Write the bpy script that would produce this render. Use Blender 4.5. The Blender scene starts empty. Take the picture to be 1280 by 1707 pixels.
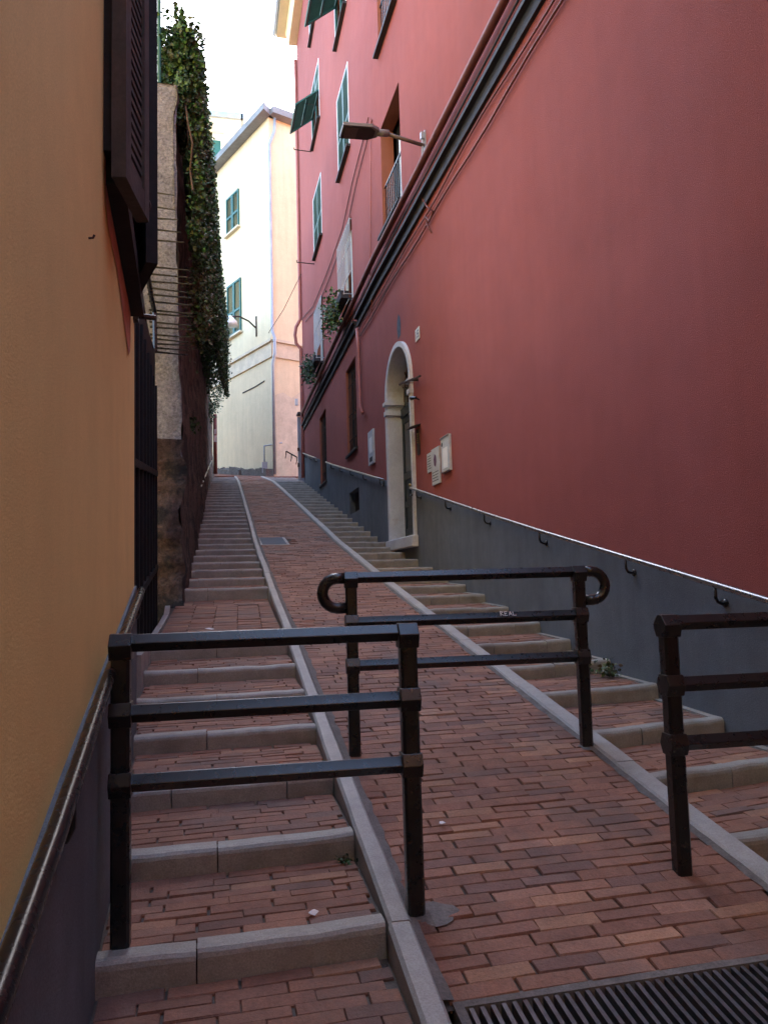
import bpy, math, random
from mathutils import Vector, Matrix
random.seed(7)
S = bpy.context.scene
COL = S.collection
R = random.uniform

# ------------------------------------------------------------------ survey of the alley
# Axes: Y runs up the alley along the red facade, X to the right, Z up, camera at the origin.
FPX, CX, CY, IW, IH = 1302.0, 640.0, 853.5, 1280.0, 1707.0
_up = Vector((230-640, 13600+853.5, -FPX)).normalized()
_y = Vector((345-640, -(978.5-853.5), -FPX)); _y = (_y-_up*_y.dot(_up)).normalized()
_x = _y.cross(_up)
def ray(px, py):
    d = Vector((px-CX, -(py-CY), -FPX))/FPX
    return Vector((_x.dot(d), _y.dot(d), _up.dot(d)))
def at_y(px, py, Y):
    d = ray(px, py); return d*(Y/d.y)
def lerp(tab, y):
    if y <= tab[0][0]:
        (a, b), (c, d) = tab[0], tab[1]
    elif y >= tab[-1][0]:
        (a, b), (c, d) = tab[-2], tab[-1]
    else:
        for (a, b), (c, d) in zip(tab, tab[1:]):
            if a <= y <= c: break
    return b+(d-b)*(y-a)/(c-a)
PT = [(-6,-2.68),(10,.05),(14,.77),(18,1.60),(22,2.46),(27.4,3.64),(31.8,4.42),(33,4.72),(45,7.0)]
def P(y): return lerp(PT, y)                                   # height of the climb
def WX(y): return 3.2 if y < 14 else 3.2+.0187*(y-14)           # red facade
def LX(y): return -.293-.028*y                                  # yellow facade
KL = [(0,.58),(2.3,.59),(3.4,.61),(4.75,.635),(6.44,.675),(8.8,.71),(11.3,.76),(14.4,.815),(18,.90),(23.7,1.0),(31.8,1.12)]
KR = [(0,2.04),(2.7,2.07),(3.8,2.09),(6,2.13),(8,2.15),(10,2.19),(15,2.28),(21,2.31),(26,2.27),(31.8,2.16)]
SL = [(9.2,-.30),(11.6,-.25),(14.1,-.19),(20,-.10),(31.8,.26)]  # foot of the old garden wall
def wall(px, py, off=0):
    X = 3.2
    for _ in range(25):
        d = ray(px, py); p = d*((X-off)/d.x); X = WX(p.y)
    return p
def lwall(px, py, off=0):
    d = ray(px, py); return d*((-.293+off)/(d.x+.028*d.y))

# ------------------------------------------------------------------ materials
def nt(m): return m.node_tree.nodes, m.node_tree.links
def mat(name, col, rough=.85, var=.12, scale=6, bump=.15, bscale=60, metal=0, streak=0, attr=None, spots=None, bdist=.004, hue=None, spec=.3, grain=0, gscale=110):
    m = bpy.data.materials.new(name); m.use_nodes = True
    n, l = nt(m); b = n['Principled BSDF']
    b.inputs['Roughness'].default_value = rough; b.inputs['Metallic'].default_value = metal
    b.inputs['Specular IOR Level'].default_value = spec
    tc = n.new('ShaderNodeTexCoord'); co = tc.outputs['Object']
    def noise(sc, detail=6, stretch=None, rough_=.6):
        t = n.new('ShaderNodeTexNoise'); t.inputs['Scale'].default_value = sc; t.inputs['Detail'].default_value = detail
        t.inputs['Roughness'].default_value = rough_
        if stretch:
            mp = n.new('ShaderNodeMapping'); mp.inputs['Scale'].default_value = stretch
            l.new(co, mp.inputs['Vector']); l.new(mp.outputs[0], t.inputs['Vector'])
        else: l.new(co, t.inputs['Vector'])
        return t.outputs['Fac']
    def mix(fac, a, c, mode='MIX'):
        x = n.new('ShaderNodeMix'); x.data_type = 'RGBA'; x.blend_type = mode
        if isinstance(fac, float): x.inputs[0].default_value = fac
        else: l.new(fac, x.inputs[0])
        for i, v in ((6, a), (7, c)):
            if isinstance(v, tuple): x.inputs[i].default_value = (*v[:3], 1)
            else: l.new(v, x.inputs[i])
        return x.outputs[2]
    def ramp(f, a, b_):
        r = n.new('ShaderNodeMapRange'); r.inputs[1].default_value = a; r.inputs[2].default_value = b_
        l.new(f, r.inputs[0]); return r.outputs[0]
    if attr:
        a = n.new('ShaderNodeAttribute'); a.attribute_name = attr; base = a.outputs['Color']
    else: base = tuple(col)
    hi = hue or (1+var, 1+var, 1+var); lo = (1-var,)*3
    f = ramp(noise(scale), .3, .7)
    base = mix(1.0, base, mix(f, lo, hi), 'MULTIPLY')
    f2 = ramp(noise(scale*7, 4), .3, .7)
    base = mix(1.0, base, mix(f2, (1-var*.5,)*3, (1+var*.5,)*3), 'MULTIPLY')
    if grain:
        f4 = ramp(noise(gscale, 3, None, .8), .3, .7)
        base = mix(1.0, base, mix(f4, (1-grain,)*3, (1+grain,)*3), 'MULTIPLY')
    if streak:
        f3 = ramp(noise(1.0, 5, (5, 5, .35)), .35, .75)
        base = mix(1.0, base, mix(f3, (1,1,1), (1-streak,)*3), 'MULTIPLY')
    if spots:
        sc, lo_, hi_, c2 = spots
        base = mix(ramp(noise(sc, 8, None, .65), lo_, hi_), base, c2)
    l.new(base, b.inputs['Base Color'])
    if bump:
        bp = n.new('ShaderNodeBump'); bp.inputs['Strength'].default_value = bump; bp.inputs['Distance'].default_value = bdist
        l.new(noise(bscale, 8, None, .7), bp.inputs['Height']); l.new(bp.outputs[0], b.inputs['Normal'])
    rr = n.new('ShaderNodeMapRange'); rr.inputs[3].default_value = max(0, rough-.12); rr.inputs[4].default_value = min(1, rough+.1)
    l.new(noise(scale*3, 4), rr.inputs[0]); l.new(rr.outputs[0], b.inputs['Roughness'])
    return m
def glass(name, col, rough=.12):
    m = bpy.data.materials.new(name); m.use_nodes = True
    b = m.node_tree.nodes['Principled BSDF']; b.inputs['Base Color'].default_value = (*col, 1); b.inputs['Roughness'].default_value = rough
    return m
M = {}
M['red'] = mat('red_stucco', (.325,.083,.068), .95, .09, .45, .6, 110, streak=.08, bdist=.010, grain=.20, gscale=130, spots=(.9,.60,.9,(.28,.074,.062)))
M['reveal'] = mat('reveal_plaster', (.33,.115,.07), .95, .1, 1.5, .3, 55)
M['plinth'] = mat('grey_plinth', (.145,.165,.185), .9, .16, .9, .6, 110, streak=.2, bdist=.010, grain=.22, gscale=130, spots=(1.1,.58,.85,(.10,.11,.12)))
M['yellow'] = mat('ochre_stucco', (.90,.65,.245), .95, .05, .7, .45, 160, streak=.04, bdist=.006, grain=.13, gscale=220, spots=(1.3,.60,.95,(.80,.55,.20)))
M['cream'] = mat('cream_stucco', (.70,.57,.37), .95, .07, .5, .3, 30, streak=.12, grain=.08, gscale=25)
M['white'] = mat('white_stone', (.60,.62,.64), .8, .12, 3, .5, 70, spots=(1.8,.62,.8,(.42,.32,.24)), grain=.12, gscale=60)
M['whitewash'] = mat('pale_whitewash', (.74,.69,.59), .95, .07, .5, .3, 30)
M['trim'] = mat('cornice_stone', (.60,.50,.36), .9, .15, 2, .3, 40)
M['kerb'] = mat('kerb_stone', (.33,.315,.285), .55, .16, 3, .6, 120, spots=(5,.62,.8,(.17,.155,.14)), bdist=.005, grain=.22, gscale=140, spec=.5)
M['nosing'] = mat('step_stone', (.275,.26,.225), .48, .2, 4, .6, 120, spots=(3.5,.55,.8,(.12,.098,.075)), bdist=.005, grain=.25, gscale=140, spec=.55)
M['brick'] = mat('paving_brick', (.3,.1,.07), .68, .2, 7, .8, 80, attr='Col', spots=(1.6,.50,.80,(.105,.085,.075)), bdist=.006, grain=.22, gscale=120, spec=.4)
M['mortar'] = mat('paving_joint', (.06,.048,.04), .95, .25, 8, .5, 60)
M['earth'] = mat('earth', (.10,.085,.07), .95, .25, 3, .5, 20)
M['iron'] = mat('black_painted_iron', (.012,.0115,.0115), .30, .3, 8, .35, 70, spots=(14,.66,.72,(.06,.035,.024)), bdist=.002, spec=.5)
M['rust'] = mat('rusty_iron', (.05,.03,.025), .7, .3, 10, .3, 60)
M['rail'] = mat('worn_rail_metal', (.33,.31,.29), .3, .2, 10, .1, 80, metal=.9)
M['railtop'] = mat('dark_rail_metal', (.008,.008,.009), .27, .3, 8, .1, 80, spec=.28)
M['brownpipe'] = mat('brown_painted_pipe', (.17,.055,.042), .6, .15, 4, .1, 60)
M['redpipe'] = mat('red_painted_pipe', (.36,.12,.095), .55, .12, 4, .1, 60)
M['dark'] = mat('dark_slate_ledge', (.035,.033,.036), .7, .2, 5, .2, 60)
M['green'] = mat('green_shutter_paint', (.022,.10,.085), .5, .15, 5, .1, 60)
M['pale'] = mat('pale_frame_paint', (.70,.74,.72), .5, .06, 5, .05, 60)
M['wood'] = mat('weathered_dark_wood', (.018,.016,.0155), .8, .3, 5, .35, 60, streak=.3)
M['greywood'] = mat('grey_weathered_wood', (.085,.075,.068), .85, .25, 6, .35, 60, streak=.3)
M['door'] = mat('dark_green_door', (.018,.03,.028), .4, .15, 4, .1, 60)
M['grille'] = mat('grey_grille_paint', (.50,.52,.55), .5, .1, 6, .05, 60)
M['glass'] = glass('window_glass', (.02,.022,.025))
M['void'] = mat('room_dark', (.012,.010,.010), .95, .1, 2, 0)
M['curtain'] = mat('white_curtain', (.75,.75,.72), .9, .1, 2, .1, 20)
M['rubble'] = mat('old_stone_wall', (.135,.092,.076), .97, .35, 1.6, 1.0, 11, streak=.35, spots=(2.4,.50,.57,(.040,.033,.030)), bdist=.10, grain=.45, gscale=22)
M['render'] = mat('rough_grey_render', (.31,.31,.33), .97, .25, 2.5, 1.0, 30, spots=(2.0,.62,.74,(.17,.12,.10)), bdist=.06, grain=.45, gscale=30)
M['leaf'] = mat('ivy_leaf', (.05,.1,.03), .5, .25, 3, 0, attr='Col', spec=.4)
M['stem'] = mat('ivy_stem', (.09,.06,.04), .9, .2, 5, .2, 40)
M['grey_metal'] = mat('blue_grey_metal', (.20,.25,.28), .55, .1, 2, .1, 40)
M['zinc'] = mat('zinc_pipe', (.34,.35,.37), .45, .15, 3, .1, 60, metal=.4)
M['marble'] = mat('grey_marble_plaque', (.50,.53,.56), .6, .12, 14, .1, 60)
M['paper'] = mat('paper', (.80,.80,.80), .8, .05, 8, .1, 40)
M['ink'] = mat('ink', (.05,.05,.06), .8, .2, 8, 0)
M['violet'] = mat('violet_print', (.14,.07,.13), .8, .3, 30, 0)
M['blueink'] = mat('blue_glaze', (.05,.09,.20), .5, .2, 8, 0)
M['tile'] = mat('white_tile', (.66,.69,.72), .4, .06, 20, 0)
M['brass'] = mat('brass', (.55,.38,.15), .35, .15, 8, 0, metal=.9)
M['redpaint'] = mat('faded_red_paint', (.52,.22,.13), .95, .15, 2, .3, 50)
M['grating'] = mat('worn_grating_steel', (.11,.11,.115), .38, .3, 8, .3, 70, metal=.5)
M['cement'] = mat('dirty_cement', (.135,.12,.108), .9, .3, 9, .6, 70, grain=.25)
M['gate'] = mat('gate_black', (.010,.010,.010), .75, .3, 9, .4, 60)
M['emblem'] = mat('blue_grey_paint_patch', (.075,.085,.11), .95, .35, 9, .3, 50)
M['lamphead'] = mat('lamp_grey', (.20,.20,.21), .5, .1, 6, 0)
M['lamparm'] = mat('lamp_arm_paint', (.13,.095,.085), .55, .15, 6, .1, 60)
M['lampdark'] = mat('lamp_panel', (.03,.026,.026), .35, .2, 12, 0)
M['lens'] = mat('lamp_lens', (.11,.085,.08), .3, .15, 40, .3, 60)
M['scribble'] = mat('white_marker', (.8,.8,.8), .7, .05, 8, 0)
M['roof'] = mat('grey_roof', (.22,.21,.21), .8, .2, 2, .3, 20)
M['eave'] = mat('cream_eave', (.80,.66,.42), .9, .06, 2, .1, 20)

# ------------------------------------------------------------------ mesh builder
class MB:
    def __init__(s): s.v=[]; s.f=[]; s.c=[]; s.smooth=False; s.mi=[]; s.cur=0
    def vert(s, p): s.v.append(tuple(p)); return len(s.v)-1
    def face(s, idx, col=None):
        s.f.append(tuple(idx)); s.c.append(col); s.mi.append(s.cur)
    def poly(s, pts, col=None): s.face([s.vert(p) for p in pts], col)
    def box8(s, p, col=None):            # p: 8 points, bottom ring then top ring (ccw)
        i = [s.vert(q) for q in p]
        for q in ((3,2,1,0),(4,5,6,7),(0,1,5,4),(1,2,6,5),(2,3,7,6),(3,0,4,7)):
            s.face([i[k] for k in q], col)
    def box(s, x0,x1,y0,y1,z0,z1, col=None):
        s.box8([(x0,y0,z0),(x1,y0,z0),(x1,y1,z0),(x0,y1,z0),(x0,y0,z1),(x1,y0,z1),(x1,y1,z1),(x0,y1,z1)], col)
    def obox(s, o, a, b, c, col=None):   # origin and three edge vectors
        o,a,b,c = Vector(o),Vector(a),Vector(b),Vector(c)
        s.box8([o,o+a,o+a+b,o+b,o+c,o+a+c,o+a+b+c,o+b+c], col)
    def tube(s, pts, r, n=8, cap=True, rot=0, radii=None, up=None):
        pts=[Vector(p) for p in pts]; rings=[]
        prev=None
        for k,p in enumerate(pts):
            if k==0: t=pts[1]-p
            elif k==len(pts)-1: t=p-pts[k-1]
            else: t=(pts[k+1]-p).normalized()+(p-pts[k-1]).normalized()
            t.normalize()
            if prev is None:
                u=Vector(up) if up else (Vector((0,0,1)) if abs(t.z)<.9 else Vector((1,0,0)))
            else: u=prev
            a=(u-t*u.dot(t)); a.normalize(); prev=a
            b=t.cross(a); rr=radii[k] if radii else r
            rings.append([s.vert(p+(a*math.cos(rot+2*math.pi*j/n)+b*math.sin(rot+2*math.pi*j/n))*rr) for j in range(n)])
        for A,B in zip(rings,rings[1:]):
            for j in range(n): s.face((A[j],A[(j+1)%n],B[(j+1)%n],B[j]))
        if cap:
            s.face(rings[0][::-1]); s.face(rings[-1])
    def prism(s, prof, o, u, v, w):      # polygon prof in (u,v) at o, extruded by w
        o,u,v,w = Vector(o),Vector(u),Vector(v),Vector(w)
        A=[s.vert(o+u*a+v*b) for a,b in prof]; B=[s.vert(o+u*a+v*b+w) for a,b in prof]
        n=len(prof); s.face(A[::-1]); s.face(B)
        for j in range(n): s.face((A[j],A[(j+1)%n],B[(j+1)%n],B[j]))
    def build(s, name, m, parent=None, smooth=False, bevel=0, fix=True):
        me=bpy.data.meshes.new(name); me.from_pydata(s.v,[],s.f)
        for k in (m if isinstance(m,(list,tuple)) else [m]): me.materials.append(M[k] if isinstance(k,str) else k)
        if any(s.mi): me.polygons.foreach_set('material_index', s.mi)
        if any(c is not None for c in s.c):
            at=me.color_attributes.new('Col','FLOAT_COLOR','CORNER'); dat=[]
            for f,c in zip(s.f,s.c):
                c=c or (.1,.1,.1)
                for _ in f: dat += [c[0],c[1],c[2],1.0]
            at.data.foreach_set('color', dat)
        if fix:
            import bmesh
            b=bmesh.new(); b.from_mesh(me); bmesh.ops.recalc_face_normals(b, faces=b.faces); b.to_mesh(me); b.free()
        if smooth:
            me.polygons.foreach_set('use_smooth',[True]*len(me.polygons))
        me.update()
        o=bpy.data.objects.new(name,me); COL.objects.link(o)
        if parent: o.parent=parent
        if bevel:
            bv=o.modifiers.new('bevel','BEVEL'); bv.width=bevel; bv.segments=2; bv.limit_method='ANGLE'
        return o
def tag(o,label=None,cat=None,group=None,kind=None):
    if label: o['label']=label
    if cat: o['category']=cat
    if group: o['group']=group
    if kind: o['kind']=kind
    return o
def empty(name,loc=(0,0,0),**k):
    o=bpy.data.objects.new(name,None); COL.objects.link(o); o.empty_display_size=.1
    o.location=loc; tag(o,**k); return o
def child(mb,name,m,thing,**k):
    """mesh written in world coordinates, parented to a thing that stands at its own location"""
    o=mb.build(name,m,None,**k); o.parent=thing
    base=thing; off=Vector((0,0,0))
    while base is not None: off+=base.location; base=base.parent
    if off.length>0:
        o.data.transform(Matrix.Translation(-off))
    return o
def copy_tree(o,parent=None):
    c=o.copy(); COL.objects.link(c)
    if parent is not None: c.parent=parent
    for ch in list(o.children): copy_tree(ch,c)
    return c

# ------------------------------------------------------------------ paving
PAL=[((.25,.113,.068),6),((.215,.097,.062),6),((.232,.103,.064),6),((.32,.16,.092),1.5),((.175,.086,.062),2.5),((.28,.135,.085),2),((.19,.105,.08),.6)]
def bcol():
    c=random.choices([p[0] for p in PAL],[p[1] for p in PAL])[0]; k=R(.84,1.08)
    return tuple(x*k for x in c)
def lay(mb, y0, y1, xl, xr, zt, dy=.066, L=.232, stack=False, skew=0, keep=None, gap=.0055):
    """rows of bricks on edge running across the alley"""
    n=max(1,round((y1-y0)/dy)); dy=(y1-y0)/n
    for r in range(n):
        ya=y0+r*dy; yb=ya+dy-gap*.62
        a,b=xl((ya+yb)/2),xr((ya+yb)/2)
        off=0 if stack else (.5*L if r%2 else 0)+R(-.045,.045)
        x=a-off
        while x<b-.01:
            x0,x1=max(x,a),min(x+L*R(.97,1.03)-gap*.8,b); nx=x+L
            if x1-x0>.03 and (keep is None or keep((x0+x1)/2,(ya+yb)/2)):
                dz=R(-.003,.003); c=bcol(); t1,t2=R(-.0025,.0025),R(-.002,.002); i=.003
                sk=lambda X: skew*(X-a); j=R(-.002,.002)
                T=[(x0+i,ya+i+j),(x1-i,ya+i-j),(x1-i,yb-i-j),(x0+i,yb-i+j)]; B=[(x0,ya),(x1,ya),(x1,yb),(x0,yb)]
                tz=[t1+t2,t1-t2,-t1-t2,-t1+t2]
                it=[mb.vert((px,py+sk(px),zt(px,py)+dz+q)) for (px,py),q in zip(T,tz)]
                im=[mb.vert((px,py+sk(px),zt(px,py)+dz-.005)) for px,py in B]
                ib=[mb.vert((px,py+sk(px),zt(px,py)-.035)) for px,py in B]
                mb.face(it,c)
                for k in range(4):
                    mb.face((im[k],im[(k+1)%4],it[(k+1)%4],it[k]),c); mb.face((ib[k],ib[(k+1)%4],im[(k+1)%4],im[k]),c)
            x=nx
def strip(mb, ys, xl, xr, z, thick=None):
    """ruled sheet between two edge lines"""
    rows=[(mb.vert((xl(y),y,z(y))),mb.vert((xr(y),y,z(y)))) for y in ys]
    for (a,b),(c,d) in zip(rows,rows[1:]): mb.face((a,b,d,c))
def frange(a,b,s):
    n=max(1,round((b-a)/s)); return [a+(b-a)*i/n for i in range(n+1)]
xL=lambda y: lerp(KL,y); xR=lambda y: lerp(KR,y)
GR=(.735,2.03,1.30,2.335)                                          # drain grating opening x0,x1,y0,y1
MH=(.95,1.37,13.65,14.6)
ramp=MB()
inner_l=lambda y:xL(y)+.085; inner_r=lambda y:xR(y)
lay(ramp,2.36,31.8,lambda y:inner_l(y)+.006,lambda y:inner_r(y)-.012,lambda x,y:P(y),
    keep=lambda x,y: not (MH[0]-.1<x<MH[1]+.1 and MH[2]<y<MH[3]) and not any(abs(y-c)<.035 for c in (16.9,22.5)))
lay(ramp,.4,1.28,lambda y:inner_l(y)+.006,lambda y:inner_r(y)-.012,lambda x,y:P(y))
o=tag(ramp.build('ramp','brick'),kind='structure')
bed=MB(); strip(bed,frange(2.34,31.9,.5),inner_l,inner_r,lambda y:P(y)-.012); strip(bed,frange(.2,1.29,.5),inner_l,inner_r,lambda y:P(y)-.012)
bed.build('paving_joint','mortar',o)
# grating sits flush in the ramp
g=empty('drain_grating',(1.38,1.8,P(1.8)),label='black iron slotted drain grating set in the bricks at the foot of the ramp',cat='drain grate')
b=MB()
for x0,x1,y0,y1 in ((GR[0]-.03,GR[0],GR[2],GR[3]),(GR[1],GR[1]+.03,GR[2],GR[3]),(GR[0]-.03,GR[1]+.03,GR[3],GR[3]+.03)):
    b.box8([(x0,y0,P(y0)-.09),(x1,y0,P(y0)-.09),(x1,y1,P(y1)-.09),(x0,y1,P(y1)-.09),(x0,y0,P(y0)-.003),(x1,y0,P(y0)-.003),(x1,y1,P(y1)-.003),(x0,y1,P(y1)-.003)])
child(b,'grating_frame','cement',g)
b=MB(); x=GR[0]+.012
while x<GR[1]-.01:
    y0,y1=GR[2],GR[3]-.004
    b.box8([(x,y0,P(y0)-.05),(x+.014,y0,P(y0)-.05),(x+.014,y1,P(y1)-.05),(x,y1,P(y1)-.05),(x,y0,P(y0)-.006),(x+.014,y0,P(y0)-.006),(x+.014,y1,P(y1)-.006),(x,y1,P(y1)-.006)])
    x+=.034
child(b,'bar_grid','grating',g)
b=MB(); b.box(GR[0]-.02,GR[1]+.02,GR[2],GR[3],P(1.8)-.5,P(1.8)-.42); child(b,'gutter_bed','earth',g)
mh=empty('manhole_cover',(1.16,14.1,P(14.1)),label='dark square manhole cover in the brick ramp beside the left stairs',cat='manhole')
for nm,x0,x1,y0,y1,h,m_ in (('cover',MH[0],MH[1],MH[2]+.05,MH[3]-.05,.004,'plinth'),('frame',MH[0]-.05,MH[1]+.05,MH[2],MH[3],-.002,'kerb')):
    b=MB(); b.box8([(x0,y0,P(y0)-.05),(x1,y0,P(y0)-.05),(x1,y1,P(y1)-.05),(x0,y1,P(y1)-.05),(x0,y0,P(y0)+h),(x1,y0,P(y0)+h),(x1,y1,P(y1)+h),(x0,y1,P(y1)+h)]); child(b,nm,m_,mh)

def kerb(xa,w,name,rise,seed):
    random.seed(seed); b=MB(); y=.2
    while y<31.8:
        y2=min(y+R(1.0,1.5),31.82); ys=frange(y,y2-.004,.24); j=R(-.004,.004); rings=[]
        for q in ys:
            a=xa(q)+j; d=[R(-.003,.003) for _ in range(4)]
            z=P(q)+rise+j*.5
            rings.append([b.vert(p) for p in ((a,q,z-.30),(a+d[0],q,z-.014),(a+.012+d[0],q,z+d[2]*.4),(a+w-.012+d[1],q,z+d[3]*.4),(a+w+d[1],q,z-.012),(a+w,q,z-.30))])
        for A,B in zip(rings,rings[1:]):
            for k in range(5): b.face((A[k],A[k+1],B[k+1],B[k]))
        b.face(rings[0]); b.face(rings[-1][::-1]); y=y2
    return tag(b.build(name,'kerb'),kind='structure')
kerb(xL,.085,'kerb_left',.016,3); kerb(xR,.115,'kerb_right',.02,4)

def fillet(xa,sg,par):
    random.seed(9+sg); b=MB(); rows=[]
    for y in frange(2.36,31.6,.07):
        w=.022+.018*abs(math.sin(y*2.3))*R(.3,1)+R(0,.010)
        rows.append((b.vert((xa(y)-sg*.004,y,P(y)+.009+R(-.001,.001))),b.vert((xa(y)+sg*w,y,P(y)+.0035))))
    for (p,q),(r,t) in zip(rows,rows[1:]): b.face((p,q,t,r) if sg>0 else (q,p,r,t))
    b.build('mortar_fillet','cement',par,fix=False)
fillet(lambda y:xL(y)+.085,1,bpy.data.objects['kerb_left']); fillet(xR,-1,bpy.data.objects['kerb_right'])
def step_stone(mb, y, xa, xb, z, h, depth=.085, skew=0, joints=()):
    """one stone nosing with a rounded front edge, split at its joints"""
    cuts=[xa]+[c for c in joints if xa+.08<c<xb-.08]+[xb]
    for p,q in zip(cuts,cuts[1:]):
        q2=q-.005; jz=R(-.004,.004); jy=R(-.004,.004)
        prof=[(0,-h-.10),(0,-.03),(.004,-.015),(.014,-.004),(.03,0),(depth,0),(depth,-h-.10)]
        rings=[]
        for x in frange(p,q2,.12):
            d=R(-.0055,.0055); rings.append([mb.vert((x,y+jy+a+skew*(x-xa)+(d if a<.02 else 0),z+jz+c+(d*.7 if c>-.02 else 0))) for a,c in prof])
        for A,B in zip(rings,rings[1:]):
            for k in range(len(prof)-1): mb.face((A[k],A[k+1],B[k+1],B[k]))
        mb.face(rings[0]); mb.face(rings[-1][::-1])
def flight(name,ys,xa,xb,skew,flats,wallstrip,seed):
    random.seed(seed)
    tr=MB(); steps=[]
    for k,y in enumerate(ys):
        yn=ys[k+1] if k+1<len(ys) else y+.7
        z=P(y)+.004; rise=P(yn)-P(y); ris=min(rise-.004,.094 if y<10 else rise-.028)
        if k in flats: ris=.13
        zt=lambda x,yy,z=z,y=y,yn=yn,rise=rise,ris=ris: z-.004+(rise-ris)*max(0,(yy-y-.085))/(yn-y)
        sk=skew(y)
        s=MB(); xa0,xb0=xa(y),xb(y); pr=P(y)-P(ys[k-1]) if k else .12
        w=xb0-xa0; jt=[xa0+w*R(.3,.6)] if R(0,1)<.75 else [xa0+w*R(.15,.3),xa0+w*R(.6,.8)]
        step_stone(s,y,xa0,xb0,z,.12,skew=sk,joints=jt)
        if wallstrip and y<12:
            a,b_=xb(y)-.055,xb(y)
            s.box8([(a,y+.09+sk*w,z-.08),(b_,y+.09+sk*w,z-.08),(b_,yn+.01+sk*w,z-.08),(a,yn+.01+sk*w,z-.08),(a,y+.09+sk*w,z+.002),(b_,y+.09+sk*w,z+.002),(b_,yn+.01+sk*w,zt(0,yn)+.004),(a,yn+.01+sk*w,zt(0,yn)+.004)])
        steps.append(s)
        xe=(lambda yy: xb(yy)-.06) if wallstrip and y<12 else xb
        lay(tr,y+.09,yn-.002,lambda yy:xa(yy)+.012,lambda yy:xe(yy)-.012,zt,stack=(k in flats),skew=sk,dy=.066 if k not in flats else .075)
        tr.poly([(xa(y),y+.05,z-.016),(xb(y),y+.05+sk*w,z-.016),(xb(yn),yn+.06+sk*w,zt(0,yn)-.012),(xa(yn),yn+.06,zt(0,yn)-.012)],(.075,.062,.052))
    o=tag(tr.build(name,'brick',fix=False),kind='structure')
    for s in steps: s.build('stone_step','nosing',o)
    return o
yl=[.68,1.37,2.06,2.75,3.41,4.04,4.76,5.43,6.11,6.80]+[9.61+.70*i for i in range(32)]
def left_edge(y):
    if y<5.05: return LX(y)+.012
    if y<9.2: return -.46+.1*max(0,(y-6.8))/2.4
    return lerp(SL,y)-.1
flight('stairs_left',yl,left_edge,lambda y:xL(y)+.004,lambda y:.01,{9},False,11)
yr=[.85,1.58,2.31,3.03,3.67,4.31,5.04,5.71,6.42,7.14,7.95,8.68,9.36,10.08,10.81,11.61,12.4,13.1]+[13.8+.72*i for i in range(26)]
flight('stairs_right',yr,lambda y:xR(y)+.112,lambda y:WX(y)-.016,lambda y:.14 if y<7 else .06,{},True,12)
# upper path turning left past the cream house, and the ground under everything
b=MB()
def zt2(x,y): return P(31.8)+.16*(y-31.8)+.045*max(0,1.2-x)
lay(b,31.83,39,lambda y:-3.0,lambda y:4.2,zt2); tag(b.build('path','brick'),kind='structure')
b=MB(); ys=[-60,-6,10,14,18,22,27.4,31.8,45,120]; xs=[-90,-6,-.75,3.5,9,90]
V=[[b.vert((x,y,P(max(-6,min(y,45)))-.36)) for x in xs] for y in ys]
for i in range(len(ys)-1):
    for j in range(len(xs)-1): b.face((V[i][j],V[i][j+1],V[i+1][j+1],V[i+1][j]))
tag(b.build('ground','earth'),kind='structure')
# stone edging of the landing and the dark gully beside it
b=MB()
for y in frange(6.0,8.6,.65):
    f=lambda q: P(6.8)+.0+(P(9.61)-.15-P(6.8))*max(0,(q-6.93))/2.68
    y2=y+.63; a,c=left_edge(y)-.06+R(-.006,.006),left_edge(y2)-.06
    b.box8([(a,y,f(y)-.3),(a+.06,y,f(y)-.3),(c+.06,y2,f(y2)-.3),(c,y2,f(y2)-.3),(a,y,f(y)+.02),(a+.055,y,f(y)+.02),(c+.055,y2,f(y2)+.02),(c,y2,f(y2)+.02)])
tag(b.build('edging','kerb'),kind='structure')

# ------------------------------------------------------------------ red house
red=empty('red_house',(3.2,12,P(12)),label='tall red stucco apartment house with grey plinth lining the right side of the alley',cat='house')
YE=27.7; ZT=20.8; YA=6.5; ZA=6.7; YB=-7; ZB=16      # roof stepped down out of view, shaped to let more skylight in
ZH=lambda y: ZB if y<YB else ZA if y<YA else ZT
win=[ # y0,y1,z0,z1
 (12.0,13.42,6.30,8.36),(12.0,13.38,9.82,11.9),(12.0,13.38,13.34,15.4),
 (16.65,18.2,9.93,11.95),(16.65,18.2,13.38,15.4),(16.65,18.2,16.9,18.8),
 (21.6,23.3,13.66,15.5),(21.65,23.4,10.12,12.0),(21.6,23.4,17.2,19.1),
 (16.7,18.35,6.35,8.3),(21.85,23.4,6.4,8.42),
 (16.66,18.03,2.99,5.03),(21.73,23.2,2.94,5.0),(16.54,17.82,1.58,2.085)]
DY0,DY1,DZ0,DSP,DR=11.70,13.46,.2,3.2,.82
holes=win+[(DY0,DY1,DZ0,DSP+DR)]
b=MB()
Ys=sorted({-34,-6,YB,0,YA,3,9,14,20,25,YE}|{h[0] for h in holes}|{h[1] for h in holes}); Zs=sorted({-4,-1,2,5.6,ZA,12.5,ZB,ZT}|{h[2] for h in holes}|{h[3] for h in holes})
cache={}
def wv(y,z,d=0):
    k=(round(y,4),round(z,4),d)
    if k not in cache: cache[k]=b.vert((WX(y)+d,y,z))
    return cache[k]
for y0,y1 in zip(Ys,Ys[1:]):
    for z0,z1 in zip(Zs,Zs[1:]):
        ym,zm=(y0+y1)/2,(z0+z1)/2
        if any(h[0]<ym<h[1] and h[2]<zm<h[3] for h in holes) or zm>ZH(ym): continue
        b.face((wv(y0,z0),wv(y1,z0),wv(y1,z1),wv(y0,z1)))
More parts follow.
